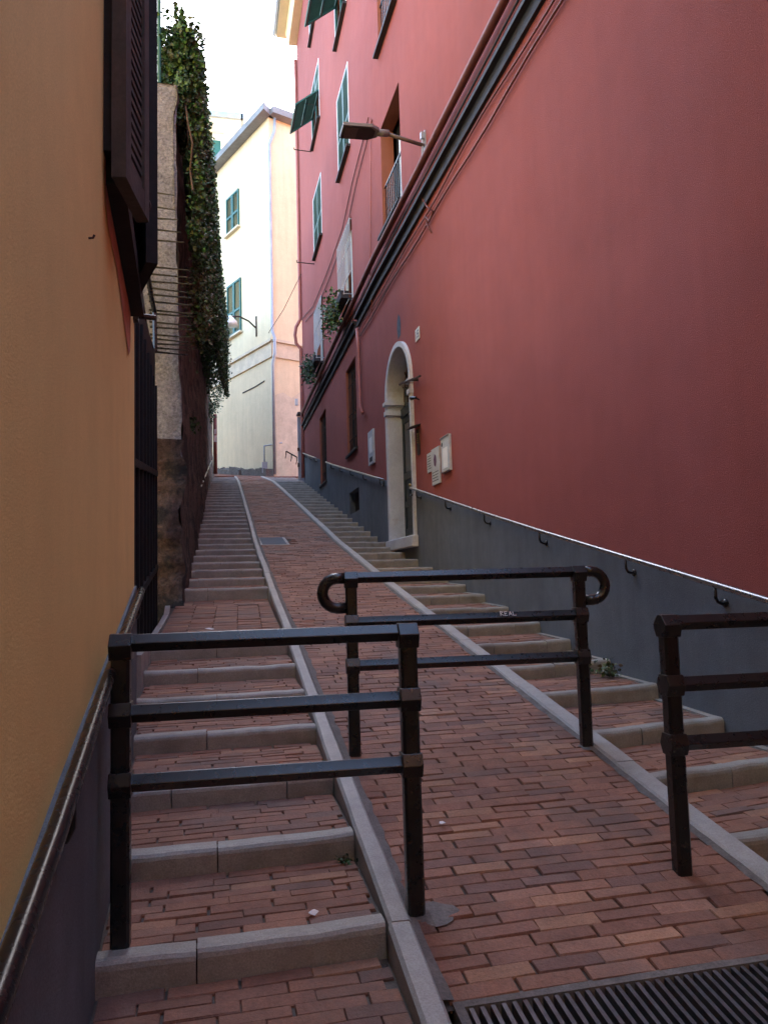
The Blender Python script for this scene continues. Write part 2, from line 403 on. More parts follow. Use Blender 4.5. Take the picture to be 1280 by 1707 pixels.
# spandrels round the arched doorway
dc=(DY0+DY1)/2; N=20
arch=lambda y,w=(DY1-DY0)/2,r=DR: DSP+r*math.sqrt(max(0,1-((y-dc)/w)**2))
ya=[dc-(DY1-DY0)/2*math.cos(math.pi*i/N) for i in range(N+1)]
for p,q in zip(ya,ya[1:]):
    pts=[(WX(p),p,arch(p)),(WX(q),q,arch(q)),(WX(q),q,DSP+DR),(WX(p),p,DSP+DR)]
    b.poly(pts)
# far gable, roof plane and back so that the house is solid
b.poly([(WX(YE),YE,-4),(15,YE,-4),(15,YE,ZT),(WX(YE),YE,ZT)]); b.poly([(3.2,-34,-4),(15,-34,-4),(15,-34,ZB),(3.2,-34,ZB)])
for a_,c_,z_ in ((-34,YB,ZB),(YB,YA,ZA),(YA,YE,ZT)):
    b.poly([(15,c_,-4),(15,a_,-4),(15,a_,z_),(15,c_,z_)]); b.poly([(3.2,a_,z_),(15,a_,z_),(15,c_,z_),(WX(c_),c_,z_)])
for y_,z_ in ((YB,ZB),(YA,ZT)): b.poly([(3.2,y_,ZA),(15,y_,ZA),(15,y_,z_),(3.2,y_,z_)])
child(b,'wall','red',red,fix=False)
RD=.24
def reveal(mb,h,d=RD):
    y0,y1,z0,z1=h; X0,X1=WX(y0),WX(y1)
    c=[(y0,z0),(y1,z0),(y1,z1),(y0,z1)]
    for (a,p),(e,q) in zip(c,c[1:]+c[:1]):
        mb.poly([(WX(a),a,p),(WX(e),e,q),(WX(e)+d,e,q),(WX(a)+d,a,p)])
def sill(mb,h,t=.055,out=.10,ext=.07):
    y0,y1,z0,_=h
    mb.obox((WX(y0)-out,y0-ext,z0-t),(out+RD,0,0),(WX(y1)-WX(y0),y1-y0+2*ext,0),(0,0,t))
def pane(mb,h,d=RD-.02):
    y0,y1,z0,z1=h; mb.poly([(WX(y0)+d,y0,z0),(WX(y1)+d,y1,z0),(WX(y1)+d,y1,z1),(WX(y0)+d,y0,z1)])
def frame(mb,h,d,w=.06,t=.05,mid=True,cross=None):
    y0,y1,z0,z1=h; X=WX((y0+y1)/2)+d
    for a,c in ((y0,y0+w),(y1-w,y1))+(((( y0+y1)/2-w*.6,(y0+y1)/2+w*.6),) if mid else ()): mb.box(X,X+t,a,c,z0,z1)
    for p,q in ((z0,z0+w),(z1-w,z1))+(((cross-w/2,cross+w/2),) if cross else ()): mb.box(X+.002,X+t-.002,y0+w,y1-w,p,q)
def leaf_shutter(mb,X,y0,y1,z0,z1,cross=.42,w=.055,t=.04):
    """louvred leaf standing in the plane x = X, facing -x"""
    for a,c in ((y0,y0+w),(y1-w,y1)): mb.box(X,X+t,a,c,z0,z1)
    zc=z0+(z1-z0)*cross
    for p,q in ((z0,z0+w*1.3),(zc-w*.6,zc+w*.6),(z1-w,z1)): mb.box(X+.001,X+t-.001,y0+w,y1-w,p,q)
    for p,q in ((z0+w*1.3,zc-w*.6),(zc+w*.6,z1-w)):
        n=int((q-p)/.05)
        for i in range(n):
            z=p+(i+.5)*(q-p)/n; mb.obox((X+.004,y0+w,z-.018),(.03,0,.026),(0,y1-y0-2*w,0),(-.006,0,.008))
def mkwin(name,h,label=None):
    e=empty(name,(0,0,0)); e.parent=red
    y0,y1,z0,z1=h; e.location=Vector((WX(y0),(y0+y1)/2,z0))-red.location
    if label: e['label']=label
    return e
def part(mb,name,m,e,**k): return child(mb,name,m,e,**k)
# (column A) open windows with a low railing
for i,h in enumerate(win[:3]):
    e=mkwin('window',h); y0,y1,z0,z1=h; r=MB(); reveal(r,h); part(r,'reveal','reveal',e,fix=False)
    r=MB(); sill(r,h); part(r,'sill','dark',e)
    r=MB(); pane(r,h,.30); part(r,'dark_opening','void',e,fix=False)
    r=MB(); r.box(WX(y0)+.17,WX(y0)+.22,y0+.05,y0+.75,z0+.25,z1-.55); part(r,'curtain','curtain',e)
    r=MB(); X=WX(y0)+.04
    for z in (z0+.12,z0+.92): r.box(X,X+.03,y0,y1,z,z+.025)
    for k in range(11): y=y0+.06+k*(y1-y0-.12)/10; r.box(X+.008,X+.022,y-.007,y+.007,z0+.14,z0+.92)
    part(r,'railing','iron',e)
# (columns B and C) green louvred shutters, two of them with the lower flap pushed out
for i,h in enumerate(win[3:9]):
    y0,y1,z0,z1=h; e=mkwin('window',h); flap=i in (1,3); X=WX((y0+y1)/2); ym=(y0+y1)/2
    r=MB(); reveal(r,h,.16); part(r,'reveal','reveal',e,fix=False)
    r=MB(); sill(r,h); part(r,'sill','dark',e)
    r=MB(); pane(r,h,.16); part(r,'pane','glass',e,fix=False)
    r=MB(); frame(r,h,-.028,.035,.08,False); part(r,'frame','pale',e)
    if not flap:
        for a,c in ((y0+.03,ym-.005),(ym+.005,y1-.03)):
            s=MB(); leaf_shutter(s,X-.015,a,c,z0+.03,z1-.03); part(s,'shutter','green',e)
    else:
        zc=z0+(z1-z0)*.52
        for a,c in ((y0+.03,ym-.005),(ym+.005,y1-.03)):
            s=MB(); leaf_shutter(s,X-.015,a,c,zc,z1-.03,cross=.5)
            for q,t in ((a,a+.055),(c-.055,c)): s.box(X-.015,X+.025,q,t,z0+.03,zc)
            part(s,'shutter','green',e)
        s=MB(); H=zc-z0-.05; ang=math.radians(52)
        leaf_shutter(s,0,y0+.08,y1-.08,-H,0,cross=.5)
        s.v=[(X-.02+(x*math.cos(ang)+z*math.sin(ang)),y,zc-.02+(-x*math.sin(ang)+z*math.cos(ang))) for x,y,z in s.v]
        part(s,'shutter_flap','green',e)
        s=MB(); s.tube([(X-.02,y0+.25,zc-.45),(X-.02-H*.7*math.sin(ang),y0+.25,zc-.02-H*.7*math.cos(ang))],.008,6); part(s,'stay','iron',e)
# grilled windows with flower shelf, first floor
for i,h in enumerate(win[9:11]):
    y0,y1,z0,z1=h; e=mkwin('window',h); X=WX((y0+y1)/2)
    r=MB(); reveal(r,h); part(r,'reveal','reveal',e,fix=False)
    r=MB(); sill(r,h); part(r,'sill','dark',e)
    r=MB(); pane(r,h); part(r,'pane','glass',e,fix=False)
    r=MB(); frame(r,h,.12,.07,.06); part(r,'frame','pale',e)
    g_=MB(); n=13; zb=z0+.62
    for k in range(n):
        y=y0-.02+k*(y1-y0+.04)/(n-1)
        g_.tube([(X-.07,y,z1-.08),(X-.07,y,zb),(X-.20,y,zb-.25),(X-.24,y,z0+.08)],.009,5)
    for z,xx in ((z1-.1,.07),(zb+.02,.07),(z0+.3,.21),(z0+.1,.24),((z1+zb)/2,.07)): g_.tube([(X-xx,y0-.03,z),(X-xx,y1+.03,z)],.011,5)
    for z in (z1-.1,zb+.02,z0+.1):
        for y in (y0-.02,y1+.02): g_.tube([(X+.02,y,z),(X-(.24 if z<zb else .07),y,z)],.010,5)
    part(g_,'grille','grille',e)
# ground floor windows and cellar opening
for i,h in enumerate(win[11:13]):
    y0,y1,z0,z1=h; e=mkwin('window',h); X=WX((y0+y1)/2)
    r=MB(); reveal(r,h); part(r,'reveal','reveal',e,fix=False)
    r=MB(); sill(r,h,.05,.05); part(r,'sill','dark',e)
    r=MB(); pane(r,h); part(r,'pane','glass',e,fix=False)
    r=MB(); frame(r,h,.14,.07,.05,True,z0+.9); part(r,'frame','wood',e)
    g_=MB()
    for k in range(9): y=y0+.08+k*(y1-y0-.16)/8; g_.tube([(X+.07,y,z0),(X+.07,y,z1)],.010,5)
    for z in (z0+.35,z0+.95,z1-.4): g_.tube([(X+.07,y0,z),(X+.07,y1,z)],.012,5)
    part(g_,'grille','rust',e)
h=win[13]; e=mkwin('cellar_window',h); r=MB(); reveal(r,h,.3); part(r,'reveal','plinth',e,fix=False)
r=MB(); pane(r,h,.3); part(r,'dark_opening','void',e,fix=False)
g_=MB()
for k in range(8): y=h[0]+.1+k*(h[1]-h[0]-.2)/7; g_.tube([(WX(y)+.12,y,h[2]),(WX(y)+.12,y,h[3])],.008,5)
part(g_,'grille','rust',e)
# grey plinth under the handrail line, with openings
RAILZ=[(-6,-2.1),(3.89,-.165),(6.9,.435),(8.4,.745),(11.55,1.42),(13.6,1.84),(20,3.10),(27.46,4.67)]
b=MB(); hs=[h for h in (win[12],win[13])]
Yp=sorted({-34,-6,0,3.9,5.4,8.4,DY0,DY1,14,20,24,YE}|{h[0] for h in hs}|{h[1] for h in hs}); T=.014
for y0,y1 in zip(Yp,Yp[1:]):
    ym=(y0+y1)/2
    if DY0<ym<DY1: zz=[(lambda y:-4.0,lambda y:.58)]
    else:
        hh=[h for h in hs if h[0]<ym<h[1]]; top=lambda y:lerp(RAILZ,y)-.02
        if not hh: zz=[(lambda y:-4.0,top)]
        else:
            h=hh[0]; zz=[(lambda y:-4.0,lambda y,h=h:h[2])]
            if h[3]<top(y0): zz.append((lambda y,h=h:h[3],top))
    for lo,hi in zz:
        b.box8([(WX(y0)-T,y0,lo(y0)),(WX(y0)+.005,y0,lo(y0)),(WX(y1)+.005,y1,lo(y1)),(WX(y1)-T,y1,lo(y1)),(WX(y0)-T,y0,hi(y0)),(WX(y0)+.005,y0,hi(y0)),(WX(y1)+.005,y1,hi(y1)),(WX(y1)-T,y1,hi(y1))])
child(b,'plinth','plinth',red,fix=False)
# string course: dark ledge
b=MB()
for y0,y1 in ((-34,14),(14,16.1),(16.35,YE)):
    for x,z0,z1 in ((.11,5.66,5.71),(.045,5.50,5.658)):
        b.box8([(WX(y0)-x,y0,z0),(WX(y0),y0,z0),(WX(y1),y1,z0),(WX(y1)-x,y1,z0),(WX(y0)-x,y0,z1),(WX(y0),y0,z1),(WX(y1),y1,z1),(WX(y1)-x,y1,z1)])
child(b,'string_course','dark',red)
def along(z,off,ys): return [(WX(y)-off,y,z if not callable(z) else z(y)) for y in ys]
b=MB(); b.tube(along(6.10,.085,[-34,0,7,14,20,27.5]),.052,10); child(b,'wall_pipe','brownpipe',red,smooth=True)
b=MB(); b.tube(along(5.93,.03,frange(-34,27.5,1.5)),.014,6)
child(b,'cable','dark',red,smooth=True)
b=MB(); b.tube(along(lambda y:5.36+.03*math.sin(y*1.7)+.02*math.sin(y*.9),.03,frange(-34,16.0,.6)),.012,6); child(b,'cable','brownpipe',red,smooth=True)
b=MB(); b.tube(along(lambda y:5.19+.02*math.sin(y*2.1),.03,frange(-34,15.8,.6)),.014,6); child(b,'cable','brownpipe',red,smooth=True)
b=MB(); b.tube([wall(*p,off=.05) for p in ((712,300),(703,330),(712,345),(722,352),(715,368),(708,360),(712,375),(719,388))],.012,6); child(b,'cable_loop','brownpipe',red,smooth=True)
for q in ((0,0),(6,4)):
    b=MB(); b.tube([wall(x+q[0],y+q[1],off=.03) for x,y in ((614,196),(606,230),(588,300),(571,380),(545,455),(522,510),(503,532))],.013,6); child(b,'cable','brownpipe',red,smooth=True)
b=MB(); b.tube([wall(x,y,off=.03) for x,y in ((617,196),(618,330),(617,450),(620,520))],.011,6); child(b,'cable','redpipe',red,smooth=True)
# short drainpipe beside the ground-floor window and the far corner drainpipe
b=MB(); b.tube([wall(595,548,.06),wall(597.5,580,.06),wall(600,676,.06),wall(604,688,.10)],.036,8); child(b,'drainpipe','redpipe',red,smooth=True)
yc=YE-.12; xc=WX(yc)-.07
b=MB(); b.tube([(xc,yc,19.6),(xc,yc,9.6),(xc-.16,yc,9.3),(xc-.2,yc,9.0),(xc-.16,yc,8.7),(xc,yc,8.5),(xc,yc,5.4),(xc,yc,3.8)],.06,8); child(b,'drainpipe','redpipe',red,smooth=True)
# eaves
b=MB(); b.box8([(WX(YA)-.72,YA,ZT-.1),(15,YA,ZT-.1),(15,YE+.3,ZT-.1),(WX(YE)-.72,YE+.3,ZT-.1),(WX(YA)-.72,YA,ZT+.15),(15,YA,ZT+.15),(15,YE+.3,ZT+.15),(WX(YE)-.72,YE+.3,ZT+.15)]); child(b,'eave','eave',red)
b=MB(); b.box8([(WX(YA)-.3,YA,ZT-.55),(WX(YA),YA,ZT-.55),(WX(YE),YE+.02,ZT-.55),(WX(YE)-.3,YE+.02,ZT-.55),(WX(YA)-.42,YA,ZT-.1),(WX(YA),YA,ZT-.1),(WX(YE),YE+.02,ZT-.1),(WX(YE)-.42,YE+.02,ZT-.1)]); child(b,'cornice','eave',red)
b=MB(); b.tube([(WX(YA)-.78,YA,ZT+.05),(WX(YE)-.78,YE+.35,ZT+.05)],.09,8); child(b,'gutter','zinc',red,smooth=True)
# worn blue-grey paint patch over the arch
c=wall(665,546); b=MB(); pr=[(-.10,-.16),(.08,-.18),(.13,0),(.11,.14),(.02,.24),(-.08,.16),(-.13,.02)]
b.prism(pr,(WX(c.y)-.004,c.y,c.z),(0,1,0),(0,0,1),(.003,0,0)); child(b,'paint_patch','emblem',red)
# doorway
dw=empty('front_door',(0,0,0)); dw.parent=red; dw.location=Vector((3.2,dc,.72))-red.location
W0=(DY1-DY0)/2
def archring(w,r,z0=.72,n=24):
    pts=[(dc-w,z0),(dc-w,DSP)]+[(dc-w*math.cos(math.pi*i/n),DSP+r*math.sin(math.pi*i/n)) for i in range(1,n)]+[(dc+w,DSP),(dc+w,z0)]
    return pts
b=MB(); O=archring(W0+.012,DR+.012); I=archring(W0-.095,DR-.095)
xf,xi,xb=3.2-.055,3.2-.03,3.2+.27
lay_=[[b.vert((x,y,z)) for y,z in pts] for x,pts in ((3.21,O),(xf,O),(xf,archring(W0-.075,DR-.075)),(xi,I),(xb,I))]
for A,B in zip(lay_,lay_[1:]):
    for k in range(len(A)-1): b.face((A[k],A[k+1],B[k+1],B[k]))
child(b,'stone_surround','white',dw,fix=True)
for sgn in (-1,1):
    b=MB(); y=dc+sgn*(W0-.06)
    for z0,z1,e_ in ((2.96,3.04,.015),(3.14,3.20,.03)): b.box(3.2-.06-e_,xb-.01,y-.07-e_,y+.07+e_,z0,z1)
    child(b,'impost','white',dw)
b=MB(); b.box8([(3.09,DY0-.06,.54),(3.5,DY0-.06,.54),(3.5,DY1+.06,.54),(3.10,DY1+.06,.54),(3.09,DY0-.06,.72),(3.5,DY0-.06,.72),(3.5,DY1+.06,.72),(3.10,DY1+.06,.72)]); child(b,'threshold','white',dw,bevel=.015)
b=MB(); yi0,yi1=DY0+.12,DY1-.12; xd=3.2+.22
for a,c in ((yi0,dc-.004),(dc+.004,yi1)):
    b.box(xd+.02,xd+.06,a,c,.73,2.9)
    for p,q in ((a,a+.10),(c-.09,c)): b.box(xd,xd+.02,p,q,.73,2.9)
    for p,q in ((.73,.92),(1.30,1.40),(1.78,1.90),(2.78,2.9)): b.box(xd,xd+.02,a+.10,c-.09,p,q)
    b.box(xd+.008,xd+.02,a+.15,c-.14,.98,1.25); b.box(xd+.008,xd+.02,a+.15,c-.14,1.45,1.73)
child(b,'door_leaf','door',dw)
b=MB()
for a,c in ((yi0+.11,dc-.10),(dc+.10,yi1-.11)): b.box(xd+.012,xd+.018,a,c,1.91,2.77)
child(b,'door_glass','glass',dw)
b=MB(); b.box(xd-.02,xd+.06,yi0,yi1,2.9,3.06); child(b,'transom','door',dw)
b=MB(); I2=[p for p in archring(W0-.13,DR-.13,3.06)]; b.face([b.vert((xd+.05,y,z)) for y,z in I2]); child(b,'fanlight','glass',dw,fix=False)
b=MB()
for k in range(1,8):
    t=math.pi*k/8; b.tube([(xd+.02,dc-.12*math.cos(t),3.1+.12*math.sin(t)),(xd+.02,dc-(W0-.13)*math.cos(t),DSP+(DR-.13)*math.sin(t))],.012,5)
b.tube([(xd+.02,dc-.38*math.cos(math.pi*k/12),3.12+.42*math.sin(math.pi*k/12)) for k in range(13)],.012,5); child(b,'fanlight_grille','rust',dw)
b=MB(); b.tube([(xd,dc+.07,1.62),(xd-.05,dc+.07,1.62)],.014,8); b.tube([(xd-.05,dc+.07,1.62),(xd-.06,dc+.07,1.62),(xd-.085,dc+.07,1.62),(xd-.095,dc+.07,1.62)],.03,10,radii=[.012,.03,.03,.012]); child(b,'handle','brass',dw,smooth=True)
b=MB(); q0,q1=wall(666,641,.10),wall(700,627,.10); b.tube([q0,q1],.018,6); qm=q0.lerp(q1,.62); b.tube([(3.2,qm.y,qm.z),tuple(qm)],.025,6); child(b,'iron_rod','rust',dw)

# ------------------------------------------------------------------ things on the red house
def bracket(mb,p,Xw,side=1):
    x,y,z=p
    mb.tube([(x,y,z-.015),(x,y,z-.085),(x+side*.012,y,z-.11),(x+side*.035,y,z-.12),(Xw,y,z-.12)],.011,6)
    mb.tube([(Xw-side*.012,y,z-.12),(Xw,y,z-.12)],.028,8)
def handrail(label,ys,zs,xs,Xw,bys,side,m,curl=()):
    y0=ys[0]; t=empty('handrail',(xs(y0),y0,zs(y0)),label=label,cat='handrail')
    b=MB(); pts=[(xs(y),y,zs(y)) for y in ys]
    b.tube(pts,.021,10); child(b,'rail',m,t,smooth=True)
    for yb in bys:
        k=MB(); bracket(k,(xs(yb),yb,zs(yb)),Xw(yb),side); child(k,'bracket','iron',t,smooth=True)
    for yc_,d in curl:
        k=MB(); c0=Vector((xs(yc_),yc_,zs(yc_))); k.tube([c0+Vector((0,d*.07*math.sin(a),-.06+.06*math.cos(a))) for a in [math.pi*i/8 for i in range(11)]],.014,6); child(k,'curl','iron',t,smooth=True)
    return t
rz=lambda y:lerp(RAILZ,y); rx=lambda y:WX(y)-.085
handrail('thin steel handrail on hooked brackets along the grey plinth in front of the arched door',[y for y in frange(-1,11.75,.4)],rz,rx,lambda y:WX(y)-.014,[1.6,3.0,4.36,5.42,6.98,8.48,9.95,11.4],1,'rail',curl=((11.7,1),))
handrail('thin steel handrail climbing the grey plinth beyond the arched door past the cellar opening',[y for y in frange(13.62,21.3,.5)],rz,rx,lambda y:WX(y)-.014,[13.9,15.6,17.2,18.8,20.3],1,'rail',curl=((13.66,-1),))
handrail('short far handrail on the grey plinth next to the corner drainpipe',[y for y in frange(23.6,27.4,.5)],rz,rx,lambda y:WX(y)-.014,[24.0,25.4,26.8],1,'rail')
# street lamp
lb=wall(709,243); Y=lb.y
A=at_y(708,243,Y); H0=at_y(641,222,Y-.02); H1=at_y(569,217,Y-.05)
A.x=WX(Y)
L=empty('street_lamp',A,label='flat grey street lamp on a brown arm fixed to the red facade above the cables',cat='street lamp')
b=MB(); b.box(A.x-.02,A.x,Y-.05,Y+.05,A.z-.2,A.z+.22); b.box(A.x-.07,A.x-.02,Y-.03,Y+.03,A.z+.1,A.z+.2); b.tube([(A.x-.04,Y,A.z+.1),(A.x-.05,Y,A.z-.2)],.02,6); child(b,'wall_plate','zinc',L)
b=MB(); b.tube([A+Vector((-.01,0,0)),H0],.027,10); child(b,'arm','lamparm',L,smooth=True)
ax=(H1-H0).normalized(); sd=Vector((0,1,0)); n_=ax.cross(sd).normalized()
if n_.z<0: n_=-n_
b=MB(); b.tube([H0-ax*.06,H0+ax*.12],.05,10); child(b,'collar','lamphead',L,smooth=True)
ln=(H1-H0).length; tilt=Vector((0,1,0)); o=H0+ax*.10-n_*.02
pr=[(0,-.09),(.12,-.17),(ln-.1,-.17),(ln-.1,.17),(.12,.17),(0,.09)]
b=MB(); b.prism(pr,o,ax,sd,n_*.045); b.prism([(.03,-.06),(.15,-.12),(ln-.16,-.12),(ln-.16,.12),(.15,.12),(.03,.06)],o+n_*.045,ax,sd,n_*.03); child(b,'housing','lamphead',L)
b=MB(); b.prism([(.06,-.08),(.14,-.155),(ln-.12,-.155),(ln-.12,.155),(.14,.155),(.06,.08)],o-n_*.012,ax,sd,n_*.011); child(b,'underside','lampdark',L)
b=MB(); b.prism([(ln*.5,-.13),(ln-.14,-.13),(ln-.14,.13),(ln*.5,.13)],o-n_*.02,ax,sd,n_*.007); child(b,'lens','lens',L)
# plaques, notice boxes, number tile, intercom
def slab(name,label,cat,y0,y1,z0,z1,t,m,off=0):
    X=WX((y0+y1)/2)-off; e=empty(name,(X,(y0+y1)/2,z0),label=label,cat=cat)
    b=MB(); b.box(X-t,X,y0,y1,z0,z1); child(b,'panel',m,e,bevel=.003)
    return e,X-t
def lines(e,X,y0,y1,z0,z1,n,m='ink',th=.010):
    b=MB()
    for k in range(n):
        z=z1-(k+.5)*(z1-z0)/n; y=y1
        while y>y0+.03:                      # text runs from far to near edge as read on the wall
            w=R(.02,.06); a=max(y-w,y0); b.box(X-.0025,X-.0005,a,y,z-th/2,z+th/2); y=a-R(.008,.02)
    child(b,'lettering',m,e)
e,X=slab('plaque','small square grey stone plaque partly behind the taller plaque right of the door','plaque',10.74,11.02,1.585,1.87,.012,'marble'); lines(e,X,10.80,10.98,1.62,1.84,6)
e,X=slab('plaque','tall grey stone plaque with a violet mark, between the small plaque and the notice box','plaque',10.36,10.74,1.365,1.885,.026,'marble'); lines(e,X,10.41,10.70,1.40,1.56,4)
b=MB(); b.prism([(-.06,-.02),(-.02,-.09),(.05,-.06),(.07,.03),(.02,.10),(-.05,.06)],(X-.003,10.55,1.70),(0,1,0),(0,0,1),(.0025,0,0)); child(b,'mark','violet',e)
e,X=slab('notice_box','grey metal notice box with a white sheet, nearest of the panels right of the door','notice box',9.86,10.23,1.47,1.96,.035,'marble')
b=MB(); b.box(X-.004,X-.001,9.93,10.14,1.52,1.80); child(b,'paper_sheet','paper',e)
b=MB(); b.tube([(X-.001,10.17,1.86),(X-.004,10.17,1.86)],.03,12); child(b,'round_mark','door',e)
b=MB(); b.box(X-.012,X,9.86,10.23,1.47,1.485); b.box(X-.012,X,9.86,10.23,1.945,1.96); child(b,'rim','zinc',e)
e,X=slab('notice_box','narrow grey notice box with a white sheet on the red wall beyond the arched door','notice box',14.70,15.2,2.33,3.0,.04,'marble')
b=MB(); b.box(X-.004,X-.001,14.80,15.06,2.55,2.86); child(b,'paper_sheet','paper',e)
b=MB(); b.box(X-.003,X-.001,14.80,15.06,2.38,2.47); child(b,'lower_slot','ink',e)
e,X=slab('number_tile','white house number tile reading 15 high beside the arch','house number',11.21,11.44,3.70,3.89,.012,'tile')
b=MB()
for y0,y1,z0,z1 in ((11.385,11.40,3.74,3.85),                                            # 1
    (11.25,11.33,3.832,3.85),(11.315,11.33,3.80,3.85),(11.25,11.33,3.787,3.805),(11.25,11.267,3.755,3.79),(11.25,11.33,3.74,3.757)):
    b.box(X-.002,X-.0005,y0,y1,z0,z1)
child(b,'digits','blueink',e)
ic=empty('intercom',(3.2,11.5,1.95),label='brown intercom panel with round buttons under a small metal hood by the door jamb',cat='intercom')
b=MB(); b.prism([(-.08,.06),(-.06,.0),(.06,.0),(.08,.06),(.08,.40),(-.08,.40)],(3.185,11.47,1.94),(0,1,0),(0,0,1),(.015,0,0)); child(b,'panel','rust',ic)
b=MB(); b.obox((3.2,11.33,2.39),(-.16,0,-.05),(0,.28,0),(0,0,.012)); child(b,'hood','dark',ic)
for k in range(5):
    b=MB(); b.tube([(3.186,11.47,2.13+.033*k),(3.172,11.47,2.13+.033*k)],.012,10); child(b,'button','brass',ic)
cm=empty('door_spotlight',(3.2,11.44,2.78),label='small dark spotlight on a bracket right of the door arch',cat='spotlight')
b=MB(); b.tube([(3.2,11.36,2.78),(3.12,11.36,2.80)],.012,6); child(b,'bracket','iron',cm)
b=MB(); b.tube([(3.14,11.34,2.80),(3.10,11.46,2.82)],.03,10,radii=[.02,.035]); child(b,'lamp_body','iron',cm)
# flower boxes hanging on the two first-floor grilles
def leaves(mb,pts,size,col,droop=.3,jit=.35):
    for p in pts:
        c=tuple(x*R(1-jit,1+jit) for x in random.choice(col)); s=size*R(.65,1.25)
        n=Vector((R(-1,1),R(-1,1),R(-.2,1))).normalized(); u=n.orthogonal().normalized(); u.rotate(Matrix.Rotation(R(0,6.3),3,n)); w=n.cross(u)
        p=Vector(p); a=p-u*s*.5; e=p+u*s*.55-n*s*droop
        q=[p+w*s*.38-u*s*.12, p-w*s*.38-u*s*.12]
        m1=p+u*s*.22+w*s*.30-n*s*.08; m2=p+u*s*.22-w*s*.30-n*s*.08
        i=[mb.vert(t) for t in (a,q[1],m2,e,m1,q[0],p+n*s*.06)]
        for j in range(6): mb.face((i[j],i[(j+1)%6],i[6]),c)
GRN=[(.055,.105,.030),(.085,.15,.04),(.04,.08,.026),(.12,.17,.06)]
for h,lab in ((win[9],'flower box with pale green trailing plants under the nearer white-grilled window'),(win[10],'flower box with dense dark green trailing plants under the farther white-grilled window')):
    y0,y1,z0,z1=h; X=WX(y0); fb=empty('flower_box',(X-.16,(y0+y1)/2,z0-.02),label=lab,cat='flower box',group='flower boxes under the grilled windows')
    b=MB(); b.box(X-.29,X-.105,y0-.02,y1+.02,z0+.0,z0+.17); child(b,'planter','dark',fb)
    b=MB(); pts=[]
    for _ in range(620):
        a=R(y0+.25,y1+.12); t=R(0,1); hang=(.12+.45*abs(math.sin((a-y0)*1.9+.6)))
        pts.append((X-.30-R(-.12,.24)*(1-.4*t),a,z0+.34-t*(hang+.35)+R(-.06,.06)))
    leaves(b,pts,.07,GRN if h is win[9] else [(.035,.075,.03),(.05,.10,.045),(.10,.14,.08)]); child(b,'foliage','leaf',fb,fix=False)
# washing line brackets
for k,(px,py,lab) in enumerate(((527,253,'thin iron bracket on the red wall below the open shutter flap'),(532,440,'thin iron bracket on the red wall below the closed far shutters'))):
    p=wall(px-8,py); e=empty('wall_bracket',p,label=lab,cat='bracket'); b=MB()
    b.tube([p,p+Vector((-.55,0,.02))],.018,6); b.tube([p+Vector((-.55,0,.02)),p+Vector((-.55,0,.09))],.014,6); child(b,'rod','rust',e)

# ------------------------------------------------------------------ yellow house at left
yh=empty('yellow_house',(LX(2.5),2.5,P(2.5)),label='ochre yellow stucco house with dark grey plinth and weathered shutters at the left',cat='house')
YC=5.04; b=MB(); Zt=15.0
ysn=[-34,-4,0,1.5,3.0,YC]
for y0,y1 in zip(ysn,ysn[1:]):
    for z0,z1 in ((-4,0),(0,3),(3,Zt)):
        b.poly([(LX(y0),y0,z0),(LX(y1),y1,z0),(LX(y1),y1,z1),(LX(y0),y0,z1)])
b.poly([(LX(YC),YC,-4),(-8,YC+.8,-4),(-8,YC+.8,Zt),(LX(YC),YC,Zt)]); b.poly([(-8,YC+.8,-4),(-8,-34,-4),(-8,-34,Zt),(-8,YC+.8,Zt)])
b.poly([(LX(-34),-34,-4),(-8,-34,-4),(-8,-34,Zt),(LX(-34),-34,Zt)]); b.poly([(LX(-34),-34,Zt),(-8,-34,Zt),(-8,YC+.8,Zt),(LX(YC),YC,Zt)])
child(b,'wall','yellow',yh,fix=False)
LP=[(-34,-5),(1.44,-.57),(2.07,-.45),(YC,.02)]
b=MB()
for y0,y1 in ((-34,1.44),(1.44,2.07),(2.07,YC+.012)):
    b.box8([(LX(y0)-.01,y0,-4),(LX(y0)+.014,y0,-4),(LX(y1)+.014,y1,-4),(LX(y1)-.01,y1,-4),(LX(y0)-.01,y0,lerp(LP,y0)),(LX(y0)+.014,y0,lerp(LP,y0)),(LX(y1)+.014,y1,lerp(LP,y1)),(LX(y1)-.01,y1,lerp(LP,y1))])
child(b,'plinth','plinth',yh)
b=MB(); q=[(3.06,1.60),(3.2,1.47),(3.7,1.47),(4.45,1.30),(4.58,1.36),(4.66,1.72),(3.06,1.72)]
b.face([b.vert((LX(y)+.004,y,z)) for y,z in q]); child(b,'paint_stain','redpaint',yh,fix=False)
wv_=empty('window',(0,0,0)); wv_.parent=yh; wv_.location=Vector((LX(3.8),3.8,1.7))-yh.location
ud=Vector((-.028,1,0)).normalized(); nd=Vector((1,.028,0)).normalized()
def lp(y,z,o): return Vector((LX(y)+o,y,z))
b=MB(); b.obox(lp(3.12,1.60,0),(0.075,0,0),lp(4.68,1.6,0)-lp(3.12,1.6,0),(0,0,.10)); child(b,'sill','wood',wv_)
b=MB()
for y0,y1 in ((3.05,3.13),(4.6,4.69)): b.obox(lp(y0,1.70,0),(.05,0,0),lp(y1,1.7,0)-lp(y0,1.7,0),(0,0,2.6))
child(b,'frame','wood',wv_)
b=MB(); b.poly([lp(3.13,1.7,.006),lp(4.6,1.7,.006),lp(4.6,4.3,.006),lp(3.13,4.3,.006)]); child(b,'dark_opening','void',wv_,fix=False)
